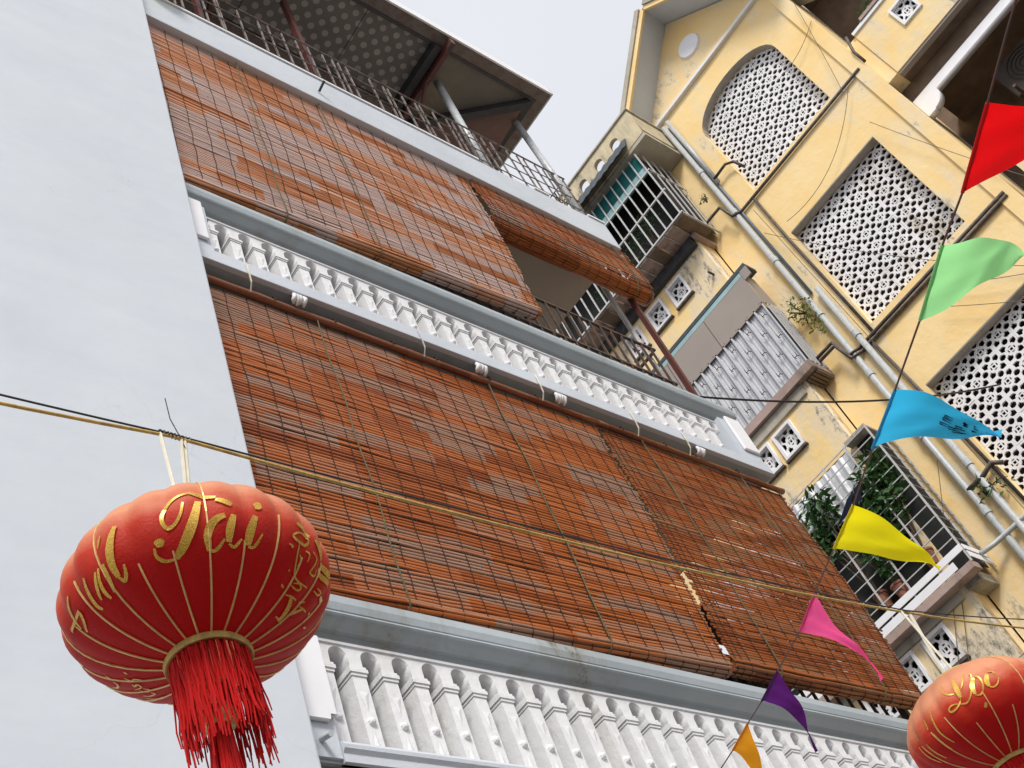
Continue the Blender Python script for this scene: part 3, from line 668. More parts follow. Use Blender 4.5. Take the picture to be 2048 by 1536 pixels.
# ------------------------------------------------------------------ grilles (one per floor)
def grille(name, label):
    v = bpy.data.objects.new(name, None); COL.objects.link(v); v.location = (CX, 5, 15); v.parent = bd; v.matrix_parent_inverse = wm(bd).inverted(); v['label'] = label; return v
def bars_v(par, y0, y1, step, z0, z1, x=CX, r=.0105, mat='whitebar'):
    me = MB().box(-r, r, -r, r, z0, z1).mesh('bar', mat); y = y0
    while y <= y1: put('bar', me, par, (x, y + random.gauss(0, .004), 0)); y += step
def bars_x(par, x0, x1, step, z0, z1, y, r=.013, mat='whitebar'):
    me = MB().box(-r, r, -r, r, z0, z1).mesh('bar', mat); x = x0
    while x <= x1: put('bar', me, par, (x, y, 0)); x += step
g1 = grille('window_grille', 'white barred cage with a teal band and dark slate awning, top floor')
bars_v(g1, 3.70, 6.6, .165, 15.23, 17.0)
for z in (15.23, 15.87, 16.47): MB().box(CX - .014, CX + .014, 3.66, 6.6, z - .014, z + .014).build('rail', 'whitebar', g1)
bars_x(g1, 11.80, 12.46, .2, 15.23, 17.05, 3.68, .009)
for z in (15.23, 16.47): MB().box(CX, 12.48, 3.666, 3.694, z - .014, z + .014).build('rail', 'whitebar', g1)
MB().box(CX + .05, CX + .07, 3.72, 6.6, 16.49, 17.02).build('panel', 'teal', g1)
MB().box(CX + .03, CX + .047, 3.72, 6.6, 16.49, 16.66).build('panel', 'teallight', g1)
aw = MB()
for k in range(40):
    ya, yb2 = 3.66 + k * .08, 3.66 + (k + 1) * .08; za = 17.28 + (.02 if k % 2 else 0)
    aw.poly([(11.59, ya, 17.41 + (.03 if k % 2 else 0)), (11.59, yb2, 17.41 + (0 if k % 2 else .03)), (11.38, yb2, 17.0 + (0 if k % 2 else .02)), (11.38, ya, 17.0 + (.02 if k % 2 else 0))])
o = aw.build('awning', 'awningdark', g1); sm_ = o.modifiers.new('solid', 'SOLIDIFY'); sm_.thickness = .012
MB().box(12.03, 12.06, 3.74, 6.6, 15.25, 17.02).build('shade_panel', 'cagedark', g1)  # added near-black panels, painted shade behind the bars of the top cage
MB().box(11.68, 12.02, 3.735, 3.745, 15.25, 17.02).build('shade_panel', 'cagedark', g1)
MB().box(12.0601, 12.47, 3.735, 3.745, 15.25, 17.02).build('shade_panel', 'cagedark', g1)
for k in range(14): MB().box(CX + .01, BX + .19, 3.70 + k * .21, 3.89 + k * .21, 15.185, 15.212).build('plank', 'pink' if k % 3 else 'brown', g1)
MB().box(12.0, 12.09, 3.95, 7.2, 15.0, 15.18).build('beam', 'darkframe', g1)
MB().box(12.0, 12.48, 3.84, 3.915, 15.08, 15.17).build('corbel', 'pink', g1)
# middle floor: sheet awning and corrugated screen, nearly flush with the wall
g2 = grille('window_grille', 'grey corrugated screen under a plain taupe sheet, middle floor'); DX = 12.03
MB().box(DX - .02, DX - .005, 3.686, 6.8, 13.145, 13.87).build('awning_sheet', 'sheet', g2)
MB().box(DX - .03, DX + .25, 3.56, 6.8, 13.875, 13.94).build('awning_cap', 'awningdark', g2)
MB().box(DX - .023, DX - .0203, 3.70, 6.8, 13.79, 13.87).build('trim', 'teallight', g2)
MB().box(DX - .03, DX - .006, 3.56, 3.684, 13.68, 13.87).build('trim', 'sheet', g2)
MB().poly([(DX - .01, 3.681, 13.145), (12.40, 3.681, 13.25), (12.32, 3.681, 13.87), (DX - .01, 3.681, 13.87)]).build('awning_side', 'sheet', g2)
for yy in (4.55, 5.4): MB().box(DX - .0225, DX - .0202, yy, yy + .008, 13.15, 13.78).build('seam', 'dim', g2)
for k in range(12): MB().box(DX - .0235, DX - .0202, 3.74 + k * .25, 3.752 + k * .25, 13.175, 13.187).build('rivet', 'pipedark', g2)
cor = MB(); y = 3.70; pr = []
while y < 6.8:
    pr += [(DX - .02, y), (DX - .02, y + .022), (DX + .03, y + .030), (DX + .03, y + .062), (DX + .018, y + .068), (DX + .018, y + .078), (DX + .03, y + .084), (DX + .03, y + .114), (DX + .018, y + .12), (DX + .018, y + .13), (DX + .03, y + .136), (DX + .03, y + .157)]; y += .165
for (xa, ya), (xb, yb2) in zip(pr[:-1], pr[1:]): cor.poly([(xa, ya, 11.87), (xb, yb2, 11.87), (xb, yb2, 13.17), (xa, ya, 13.17)])
cor.build('corrugated_sheet', 'galv', g2)
hk = MB().tube([(0, 0, 0), (-.05, 0, -.01), (-.05, 0, .05)], .006, 5).tube([(0, .05, 0), (-.05, .05, -.01), (-.05, .05, .05)], .006, 5).tube([(-.05, 0, -.01), (-.05, .05, -.01)], .006, 5).mesh('hook', 'iron')
for i in range(9):
    for j in range(5): put('hook', hk, g2, (DX, 3.76 + i * .33 + (.165 if j % 2 else 0), 12.95 - j * .23))
bars_x(g2, DX + .08, 12.46, .085, 11.87, 13.2, 3.69, .009)
MB().box(DX + .05, 12.47, 3.72, 3.73, 11.87, 13.12).build('shade_panel', 'cagedark', g2)  # added panel, its black colour gives the shade behind the side bars
MB().box(DX - .03, BX - .003, 3.68, 6.8, 11.73, 11.865).build('sill_beam', 'pink', g2)
MB().box(BX, 12.49, 3.69, 3.915, 11.75, 11.86).build('slab_end', 'pink', g2)
for k in range(4): MB().box(BX, 12.46, 3.70 + k * .055, 3.74 + k * .055, 11.70, 11.735).build('batten', 'brown', g2)
MB().box(BX - .035, BX - .003, 4.0, 6.8, 11.56, 11.72).build('beam', 'cement', g2)
# lower floor: open grid full of plants over white planks
EX = 11.92
g3 = grille('window_grille', 'open white grid cage full of leafy plants above white planks, lower floor')
bars_v(g3, 3.63, 6.8, .37, 8.2, 10.44, EX, .010)
z = 8.55
while z < 10.5:
    MB().box(EX - .006, EX + .006, 3.61, 6.8, z - .006, z + .006).build('rail', 'whitebar', g3)
    MB().tube([(EX, 3.62, z), (12.47, 3.62, z)], .0055, 5).build('rail', 'whitebar', g3); z += .17
for x in (12.2, 12.46): MB().box(x - .008, x + .008, 3.61, 3.63, 8.25, 10.44).build('bar', 'whitebar', g3)
MB().box(EX - .022, EX - .011, 3.80, 6.8, 8.225, 8.325).build('plank', 'whitepanel', g3)
MB().box(EX - .022, EX - .011, 3.62, 6.8, 8.355, 8.44).build('plank', 'whitepanel', g3)
MB().box(EX, 12.4, 3.60, 3.609, 8.25, 8.33).build('plank', 'whitepanel', g3)
MB().box(EX, 12.4, 3.60, 3.609, 8.36, 8.43).build('plank', 'whitepanel', g3)
MB().box(EX - .02, BX - .04, 3.63, 6.8, 8.12, 8.21).build('sill_beam', 'pink', g3)
MB().box(BX - .035, BX - .003, 4.0, 6.8, 8.02, 8.20).build('beam', 'cement', g3)
MB().box(BX, 12.49, 3.72, 3.915, 8.08, 8.20).build('slab_end', 'cement', g3)
MB().box(12.11, 12.13, 3.70, 6.6, 8.3, 10.44).build('shade_panel', 'cagedark', g3)  # added black panels in place of the shade within the plant cage
MB().box(12.131, 12.47, 3.69, 3.70, 8.3, 10.44).build('shade_panel', 'cagedark', g3)
c3 = MB(); y = 4.05; pr = []
while y < 6.6: pr += [(0, y), (.02, y + .04), (.02, y + .09), (0, y + .13)]; y += .14
for (xa, ya), (xb, yb2) in zip(pr[:-1], pr[1:]): c3.poly([(12.05 + xa, ya, 10.46), (12.05 + xb, yb2, 10.46), (12.0 + xb, yb2, 9.75), (12.0 + xa, ya, 9.75)])
c3.build('corrugated_sheet', 'galv', g3)
MB().box(11.94, 12.47, 3.63, 3.98, 10.45, 10.49).build('cover_board', 'cement', g3)
# ------------------------------------------------------------------ right wing: loggia with parapet, pale arched beam
WX = 12.6
plate('wing_parapet', rect(-6, .34, 14.64, 15.86), [rect(-.36 - .16, -.36 + .16, 15.33 - .21, 15.33 + .21)], .14, 'yellowdirty', bd, 'X', WX)
v = bpy.data.objects.new('vent_window', None); COL.objects.link(v); v.location = (WX, -.36, 15.33); v.parent = bd; v.matrix_parent_inverse = wm(bd).inverted()
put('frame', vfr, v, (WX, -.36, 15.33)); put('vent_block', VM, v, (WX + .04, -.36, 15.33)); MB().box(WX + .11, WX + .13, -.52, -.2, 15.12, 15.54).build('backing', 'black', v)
MB().box(WX - .05, WX + .16, -6, .12, 15.87, 15.93).build('wing_coping', 'pink', bd)
MB().box(WX - .03, WX - .002, -6, .34, 15.80, 15.86).build('wing_moulding', 'white', bd)
MB().box(WX + .02, WX + .5, .345, AY0 - .003, 14.65, 15.80).build('wing_pier', 'yellow', bd)
MB().box(WX + .145, 14.3, -6, .34, 14.645, 14.80).build('wing_slab', 'brown', bd)
MB().box(WX + .02, WX + .12, -6, .34, 14.60, 14.638).build('wing_drip', 'sheet', bd)
MB().box(14.3, 14.45, -6, AY0 + .0, 0, 19.5).build('wing_back_wall', 'brown', bd)
bm = [(AY0 - .004, 14.28), (AY0 - .004, 13.87), (.39, 13.87)]
for k in range(9): an = math.pi / 2 * k / 8; bm.append((.39 - .20 * math.sin(an), 14.12 - .23 * math.cos(an)))
bm += [(-6, 14.13), (-6, 14.28)]
plate('arched_beam', bm, [], .12, 'whitepanel', bd, 'X', 12.85)
MB().box(12.93, 13.05, -6, AY0 - .004, 14.283, 14.64).build('lintel', 'brown', bd)
MB().box(12.72, 14.3, AY0 + .001, AY0 + .019, 0, 19).build('wing_side_wall', 'yellow', bd)
MB().box(12.9, 14.3, -6, AY0 - .01, 19.0, 19.12).build('wing_ceiling', 'brown', bd)
plate('wing_parapet', rect(-6, .30, 11.1, 12.4), [], .14, 'yellowdirty', bd, 'X', WX)
MB().box(WX + .145, 14.3, -6, .34, 11.1, 11.25).build('wing_slab', 'brown', bd)
MB().box(AX - .035, AX - .002, AY0, AY0 + .2, 0, 18.05).build('corner_strip', 'yellow', bd)
# air conditioner in the wing
ac = thing('air_conditioner', (13.6, -.75, 13.5), 'dark outdoor air conditioner with round fan in the shaded loggia at upper right', 'air conditioner')
MB().box(13.35, 13.75, -1.15, -.35, 13.35, 14.0).build('case', 'dim', ac, bev=.02)
fan = MB()
for rr_ in (.08, .14, .20, .26): fan.tube([(13.335, -.75 + rr_ * math.cos(a * math.pi / 10), 13.68 + rr_ * math.sin(a * math.pi / 10)) for a in range(21)], .006, 4)
fan.build('fan_guard', 'black', ac)
MB().box(13.1, 13.8, -1.1, -1.06, 13.3, 13.34).build('bracket', 'iron', ac); MB().box(13.1, 13.8, -.44, -.4, 13.3, 13.34).build('bracket', 'iron', ac)
# ------------------------------------------------------------------ pipes on the facade
def pipe(pts, r, mat, name='drain_pipe'):
    return MB().tube(pts, r, 10).build(name, mat, bd, smooth=True)
pipe([(12.43, 3.30, .3), (12.43, 3.30, 17.86)], .046, 'pipe')
pipe([(12.435, 3.19, 15.95), (12.435, 3.19, 17.9)], .04, 'pipe')
pipe([(12.43, 3.10, .3), (12.43, 3.10, 12.95)], .043, 'pipe')
pipe([(12.47, 3.215, 13), (12.47, 3.235, 17.8)], .022, 'pipeblue')
for z in (5, 6.2, 7.5, 8.8, 10.1, 11.3, 12.6, 13.9, 15.2, 16.4): MB().lathe([(.047, -.05), (.056, -.05), (.056, .05), (.047, .05)], (12.43, 3.30, z), 12).build('pipe_collar', 'pipe', bd)
for z in (5.4, 7.9, 9.4, 11.9): MB().lathe([(.044, -.05), (.054, -.05), (.054, .05), (.044, .05)], (12.43, 3.10, z), 12).build('pipe_collar', 'pipe', bd)
pipe([(12.48, 2.74, 15.74), (12.42, 2.80, 15.95), (12.40, 2.92, 16.04), (12.40, 3.2, 16.02)], .024, 'pipedark', 'waste_pipe')
for z, o_ in ((15.14, 0.), (11.735, 0.), (11.665, .05)):
    pipe([(12.46, .62, z), (12.46, 2.87, z), (12.46, 3.20, z), (12.34, 3.33, z - .05), (12.33, 3.40, z + .29), (12.33, 3.80 if z < 15 else 3.9, z + .30)] + ([(12.06, 4.0, z + .30), (12.06, 5.6, z + .30)] if z > 15 else [(12.33, 3.9, z + .30)]), .026, 'pipedark', 'waste_pipe')
pipe([(12.46, .50, 15.14), (12.44, .50, 15.42), (12.44, .42, 15.75)], .024, 'pipedark', 'waste_pipe')
pipe([(12.46, 2.95, 15.1), (12.47, 2.96, 14.0), (12.48, 2.93, 11.72)], .022, 'pipedark', 'waste_pipe')
pipe([(12.46, 3.02, 11.62), (12.47, 2.97, 10.6), (12.48, 2.90, 8.6)], .022, 'pipedark', 'waste_pipe')
pipe([(12.48, 2.80, 9.12), (12.44, 2.9, 9.2), (12.42, 3.05, 9.14), (12.41, 3.3, 9.13)], .03, 'pipedark', 'waste_pipe')
pipe([(12.48, 2.2, 8.5), (12.42, 3.2, 8.43), (12.35, 3.45, 8.40), (12.2, 3.58, 8.34)], .03, 'pipe', 'waste_pipe')
MB().box(BX - .12, BX, 4.02, 4.05, 14.33, 14.36).build('spout', 'pipedark', bd)
# ------------------------------------------------------------------ slack wires on and before the facade
def cable(name, pts, r, mat, label, grp='thin wires strung over the yellow building'):
    o = MB().tube(pts, r, 5, False).build(name, mat); return tag(o, label, 'wire', grp)
def sag(a, b, s, n=16):
    a, b = Vector(a), Vector(b); return [a.lerp(b, k / n) - Vector((0, 0, s * 4 * (k / n) * (1 - k / n))) for k in range(n + 1)]
cable('cable', sag((12.40, 1.45, 16.3), (12.44, .55, 16.6), .1) , .0045, 'pipedark', 'thin wire drooping beside the arched lattice window')
cable('cable', sag((12.40, 1.0, 15.0), (12.40, .5, 17.2), .05), .0045, 'pipedark', 'thin wire climbing from the arched lattice window to the wing')
cable('cable', sag((12.4, 2.8, 14.2), (12.4, .9, 15.0), .35), .0045, 'pipedark', 'slack wire looping between the arched and the middle lattice window')
cable('cable', sag((12.4, 3.05, 14.9), (12.42, 2.95, 8.2), -.0), .0045, 'pipedark', 'straight wire running down beside the middle lattice window')
cable('cable', sag((12.4, 3.15, 14.4), (12.42, .7, 10.2), .25), .0045, 'pipedark', 'long slanting wire below the middle lattice window')
cable('cable', sag((12.38, 1.05, 14.2), (12.38, .2, 11.2), .1), .0045, 'pipedark', 'thin wire slanting down by the red pennant')
cable('cable', sag((12.4, 1.9, 11.4), (12.4, .55, 10.1), .04), .0045, 'pipedark', 'thin wire below the green pennant, upper')
cable('cable', sag((12.4, 2.1, 11.2), (12.4, .6, 9.6), .04), .0045, 'pipedark', 'thin wire below the green pennant, lower')
cable('cable', sag((7.75, 3.45, 8.95), (12.3, 2.2, 9.75), .18), .011, 'wire', 'black cable running from the balcony corner post past the corrugated screen')
cable('cable', sag((12.0, 4.5, 7.2), (12.2, 3.6, 8.9), .02), .0045, 'pipedark', 'wire crossing the stained wall under the plant cage, left')
cable('cable', sag((12.0, 4.65, 7.2), (12.25, 3.3, 9.6), .02), .0045, 'pipedark', 'wire crossing the stained wall under the plant cage, right')
cable('cable', sag((11.9, 4.75, 7.1), (12.3, 2.6, 7.3), .05), .0045, 'pipedark', 'wire passing just above the right lantern')
# ------------------------------------------------------------------ plants
def plant(name, base, blobs, label, grp, seed, size=.10, mat='leaf', pot=True):
    rng = random.Random(seed); r_ = thing(name, base, label, 'plant', grp); B = Vector(base); st = MB()
    for k, (c, rad, n) in enumerate(blobs):
        c = Vector(c); put('foliage', leafmesh('foliage', mat, n, rad, size, rng, c=c), r_)
        for q in range(3):
            e = c + Vector((rng.uniform(-1, 1) * rad[0], rng.uniform(-1, 1) * rad[1], rng.uniform(0, .6) * rad[2]))
            st.tube(bez(B, (B + e) / 2 + Vector((rng.uniform(-.1, .1), rng.uniform(-.1, .1), .1)), e, 6), [.012, .011, .010, .009, .008, .006, .004], 5, False)
    st.build('stem', 'stem', r_)
    if pot: MB().lathe([(0, 0), (.06, 0), (.085, .18), (.095, .18), (.095, .21), (.08, .21), (0, .2)], (B.x, B.y, B.z - .21), 14).build('pot', 'terracotta', r_)
    return r_
GP = 'potted plants behind the grilles'
plant('potted_plant', (12.03, 4.02, 8.72), [((11.98, 4.02, 9.62), (.10, .34, .42), 420), ((11.96, 4.2, 9.25), (.10, .30, .35), 240), ((12.0, 3.85, 9.95), (.10, .18, .30), 180)], 'bushy green plant filling the right half of the lower cage', GP, 11, .13)
plant('potted_plant', (12.02, 4.75, 8.72), [((11.86, 4.72, 9.98), (.10, .26, .30), 230), ((11.84, 4.90, 9.65), (.08, .14, .28), 120)], 'leafy plant spilling out at the top left of the lower cage', GP, 12, .13)
plant('potted_plant', (12.0, 4.5, 8.65), [((11.90, 4.46, 8.82), (.06, .10, .16), 60), ((11.92, 4.52, 9.15), (.08, .14, .16), 60)], 'sparse small plant in the middle of the lower cage', GP, 13, .11)
plant('potted_plant', (11.95, 4.4, 15.4), [((11.82, 4.35, 15.95), (.15, .30, .22), 120), ((11.85, 4.9, 15.8), (.15, .35, .28), 130)], 'dark leafy plant behind the bars of the top cage', GP, 14, .07)
plant('potted_plant', (11.9, 5.4, 15.4), [((11.66, 5.28, 16.30), (.08, .12, .14), 60), ((11.75, 5.5, 15.7), (.1, .25, .25), 80)], 'leafy plant poking out at the left end of the top cage', GP, 15, .07)
GW = 'weeds growing on the yellow facade'
plant('wall_weed', (12.42, 3.42, 12.75), [((12.34, 3.44, 12.85), (.12, .18, .26), 170), ((12.36, 3.40, 12.5), (.09, .14, .24), 90)], 'yellow green weed growing by the pipes beside the corrugated screen', GW, 16, .06, 'leaflight', False)
plant('wall_weed', (12.44, 3.18, 8.95), [((12.40, 3.12, 9.0), (.06, .14, .12), 26), ((12.40, 2.95, 8.9), (.05, .12, .12), 18)], 'small weed sprouting on the pipes under the blue pennant', GW, 17, .09, 'leaf', False)
plant('wall_weed', (12.35, 3.50, 15.75), [((12.30, 3.5, 15.85), (.05, .08, .10), 30)], 'tiny dark weed on the pipe beside the top cage', GW, 18, .045, 'leaf', False)
plant('wall_weed', (12.75, -.05, 15.95), [((12.7, -.02, 16.1), (.08, .10, .12), 30)], 'small plant above the parapet at the upper right corner', GW, 19, .12, 'leaf', False)
cl = MB().poly([(11.9, 4.35, 9.86), (11.9, 4.05, 9.92), (11.89, 4.2, 9.72), (11.9, 4.65, 9.68)]).build('hanging_cloth', 'flag_navy'); tag(cl, 'navy blue cloth hanging inside the lower cage above the plants', 'cloth')
bk = MB().lathe([(0, 0), (.11, 0), (.15, .26), (.155, .26), (.155, .28), (.13, .28), (0, .27)], (12.0, 5.15, 8.43), 16).build('bucket', 'whitepanel', smooth=True); tag(bk, 'white bucket at the foot of the lower cage beside the dark blind', 'bucket')
GLYPHS_ONE=[(9,[(-2.151,-0.0036),(-2.174,-0.0265),(-2.223,-0.0414),(-2.282,-0.0446),(-2.313,-0.0352),(-2.313,-0.0195),(-2.276,-0.0014),(-2.204,0.0129),(-2.103,0.0191)]),(12,[(-2.103,0.0191),(-1.998,0.0095),(-1.925,0.003)]),(14,[(-1.928,-0.0022),(-1.865,-0.0098),(-1.823,-0.0165)]),(22,[(-2.048,-0.0032),(-2.087,-0.0366),(-2.137,-0.0611),(-2.209,-0.0809),(-2.276,-0.0884)]),(8,[(-2.276,-0.0884),(-2.345,-0.0907),(-2.392,-0.0876),(-2.418,-0.0807),(-2.41,-0.0698)]),(20,[(-2.396,-0.0661),(-2.362,-0.0637),(-2.336,-0.0666)]),(18,[(-1.876,-0.0374),(-1.957,-0.0426),(-2.017,-0.0645),(-2.003,-0.0864)]),(8,[(-2.003,-0.0864),(-1.946,-0.089),(-1.883,-0.0749)]),(18,[(-1.812,-0.0355),(-1.846,-0.0611),(-1.851,-0.0792)]),(7,[(-1.851,-0.0812),(-1.804,-0.0871),(-1.745,-0.0716)]),(20,[(-1.644,-0.032),(-1.685,-0.0609),(-1.688,-0.0793)]),(7,[(-1.687,-0.0814),(-1.636,-0.0834),(-1.586,-0.0624)]),(20,[(-1.65,-0.0123),(-1.598,-0.0091)]),(20,[(-2.643,0.0007),(-2.689,-0.0231),(-2.724,-0.0416),(-2.754,-0.0625),(-2.753,-0.0818)]),(9,[(-2.753,-0.0818),(-2.728,-0.0923),(-2.684,-0.0843),(-2.667,-0.0708)]),(9,[(-2.876,-0.049),(-2.918,-0.0699),(-2.934,-0.0863),(-2.921,-0.0957)]),(10,[(-2.825,-0.0492),(-2.838,-0.072),(-2.865,-0.0911)]),(9,[(-3.011,-0.0478),(-3.051,-0.0681),(-3.082,-0.0905),(-3.054,-0.0976)]),(8,[(-2.906,-0.0518),(-2.957,-0.073),(-2.998,-0.0897)]),(8,[(-3.137,-0.043),(3.057,-0.0635),(3.011,-0.086),(2.903,-0.0929)]),(8,[(3.041,-0.0414),(2.954,-0.0586),(2.881,-0.0822)]),(6,[(-2.768,-0.0005),(-2.818,-0.0184)]),(13,[(-1.039,-0.1172),(-0.968,-0.1251),(-0.933,-0.1313),(-0.912,-0.1379)]),(8,[(-0.871,-0.1291),(-0.83,-0.1228),(-0.77,-0.1139)]),(5,[(-1.12,-0.1176),(-0.952,-0.1155)]),(5,[(-1.022,-0.1373),(-0.829,-0.1368)]),(5,[(-0.829,-0.1146),(-0.702,-0.1123)]),(6,[(-0.89,-0.1131),(-0.823,-0.1068)]),(5,[(-1.23,-0.0531),(-1.22,-0.0753),(-1.159,-0.094),(-1.059,-0.1005),(-0.934,-0.0967)]),(7,[(-1.261,-0.0357),(-1.32,-0.0455),(-1.295,-0.0503),(-1.227,-0.051),(-1.123,-0.0431),(-1.106,-0.0264),(-1.183,-0.0284),(-1.261,-0.0357)]),(14,[(-1.283,-0.0195),(-1.193,-0.0166),(-1.106,-0.022)]),(5,[(-1.187,-0.0661),(-1.134,-0.071),(-1.162,-0.0827)]),(5,[(-1.123,-0.0525),(-1.077,-0.0545),(-1.082,-0.0691)]),(18,[(-1.048,-0.0221),(-0.98,-0.0334),(-0.892,-0.0407)]),(18,[(-0.885,-0.0439),(-0.789,-0.0493),(-0.642,-0.0433)]),(14,[(-0.905,-0.0586),(-0.79,-0.0654),(-0.582,-0.0478)]),(5,[(-1.058,-0.0484),(-0.981,-0.0536),(-0.996,-0.07),(-1.022,-0.0826),(-0.914,-0.0777),(-0.935,-0.0663)]),(5,[(-1.136,-0.1057),(-1.033,-0.1093),(-0.992,-0.1037),(-1.048,-0.0997),(-1.11,-0.1028)]),(5,[(-0.815,-0.0885),(-0.733,-0.0891),(-0.705,-0.08),(-0.793,-0.0823)]),(12,[(-0.68,-0.0841),(-0.576,-0.0787)]),(5,[(-1.334,-0.0621),(-1.288,-0.0634),(-1.305,-0.0664)]),(6,[(-1.249,-0.113),(-1.197,-0.1139)]),(6,[(-1.249,-0.0952),(-1.237,-0.0958)]),(6,[(-0.645,-0.1081),(-0.612,-0.1061)]),(6,[(-0.502,-0.1166),(-0.466,-0.1142)]),(5,[(2.495,-0.1335),(2.457,-0.1357)]),(5,[(2.359,-0.1308),(2.284,-0.1353),(2.35,-0.1385),(2.307,-0.1436)]),(5,[(2.217,-0.1338),(2.145,-0.1342),(2.229,-0.1377),(2.124,-0.14),(2.077,-0.1304)]),(5,[(2.05,-0.1332),(1.973,-0.1354),(2.015,-0.1424),(2.088,-0.1387)]),(5,[(1.911,-0.1291),(1.859,-0.1335),(1.886,-0.1417),(1.943,-0.1393)]),(5,[(1.831,-0.1268),(1.738,-0.1294),(1.738,-0.1402)]),(5,[(2.349,-0.1107),(2.308,-0.1138)]),(6,[(2.243,-0.1145),(2.21,-0.1193),(2.127,-0.1148),(2.125,-0.1069)])]
GLYPHS_TWO=[(8,[(-2.954,0.0649),(-2.978,0.0417),(-2.937,0.0223),(-2.871,0.0161)]),(22,[(-2.784,0.0596),(-2.81,0.0223),(-2.826,-0.0051)]),(8,[(-2.826,-0.0051),(-2.892,-0.0218),(-2.98,-0.0288),(-3.037,-0.0241),(-3.018,-0.0129),(-2.945,-0.0108),(-2.862,-0.0213)]),(7,[(-2.862,-0.0213),(-2.799,-0.0297),(-2.724,-0.0211),(-2.677,-0.0061)]),(7,[(-2.764,0.014),(-2.689,0.0334),(-2.622,0.0638)]),(20,[(-2.558,0.0317),(-2.64,0.0058),(-2.66,-0.0194)]),(8,[(-2.665,-0.0214),(-2.614,-0.0294),(-2.532,-0.015),(-2.493,0.0118),(-2.51,0.0294),(-2.551,0.0324)]),(6,[(-2.59,0.0448),(-2.542,0.0524),(-2.566,0.0368)]),(9,[(-2.302,0.0138),(-2.312,0.027),(-2.371,0.0254)]),(22,[(-2.4,0.0188),(-2.464,-0.0011),(-2.465,-0.0175)]),(7,[(-2.468,-0.0185),(-2.426,-0.0268),(-2.348,-0.0192),(-2.286,-0.0001)]),(24,[(-2.64,-0.0549),(-2.609,-0.0593)]),(8,[(3.043,0.0189),(3.006,-0.0117),(2.97,-0.0419),(2.974,-0.0623),(2.999,-0.0856)]),(8,[(2.895,0.0153),(2.848,-0.0134)]),(8,[(2.666,0.0227),(2.611,-0.0105)]),(7,[(2.88,-0.034),(2.866,-0.0576),(2.87,-0.0908)]),(7,[(2.69,-0.037),(2.666,-0.0641),(2.679,-0.0939)]),(7,[(2.526,-0.0194),(2.502,-0.057),(2.527,-0.0876)])]
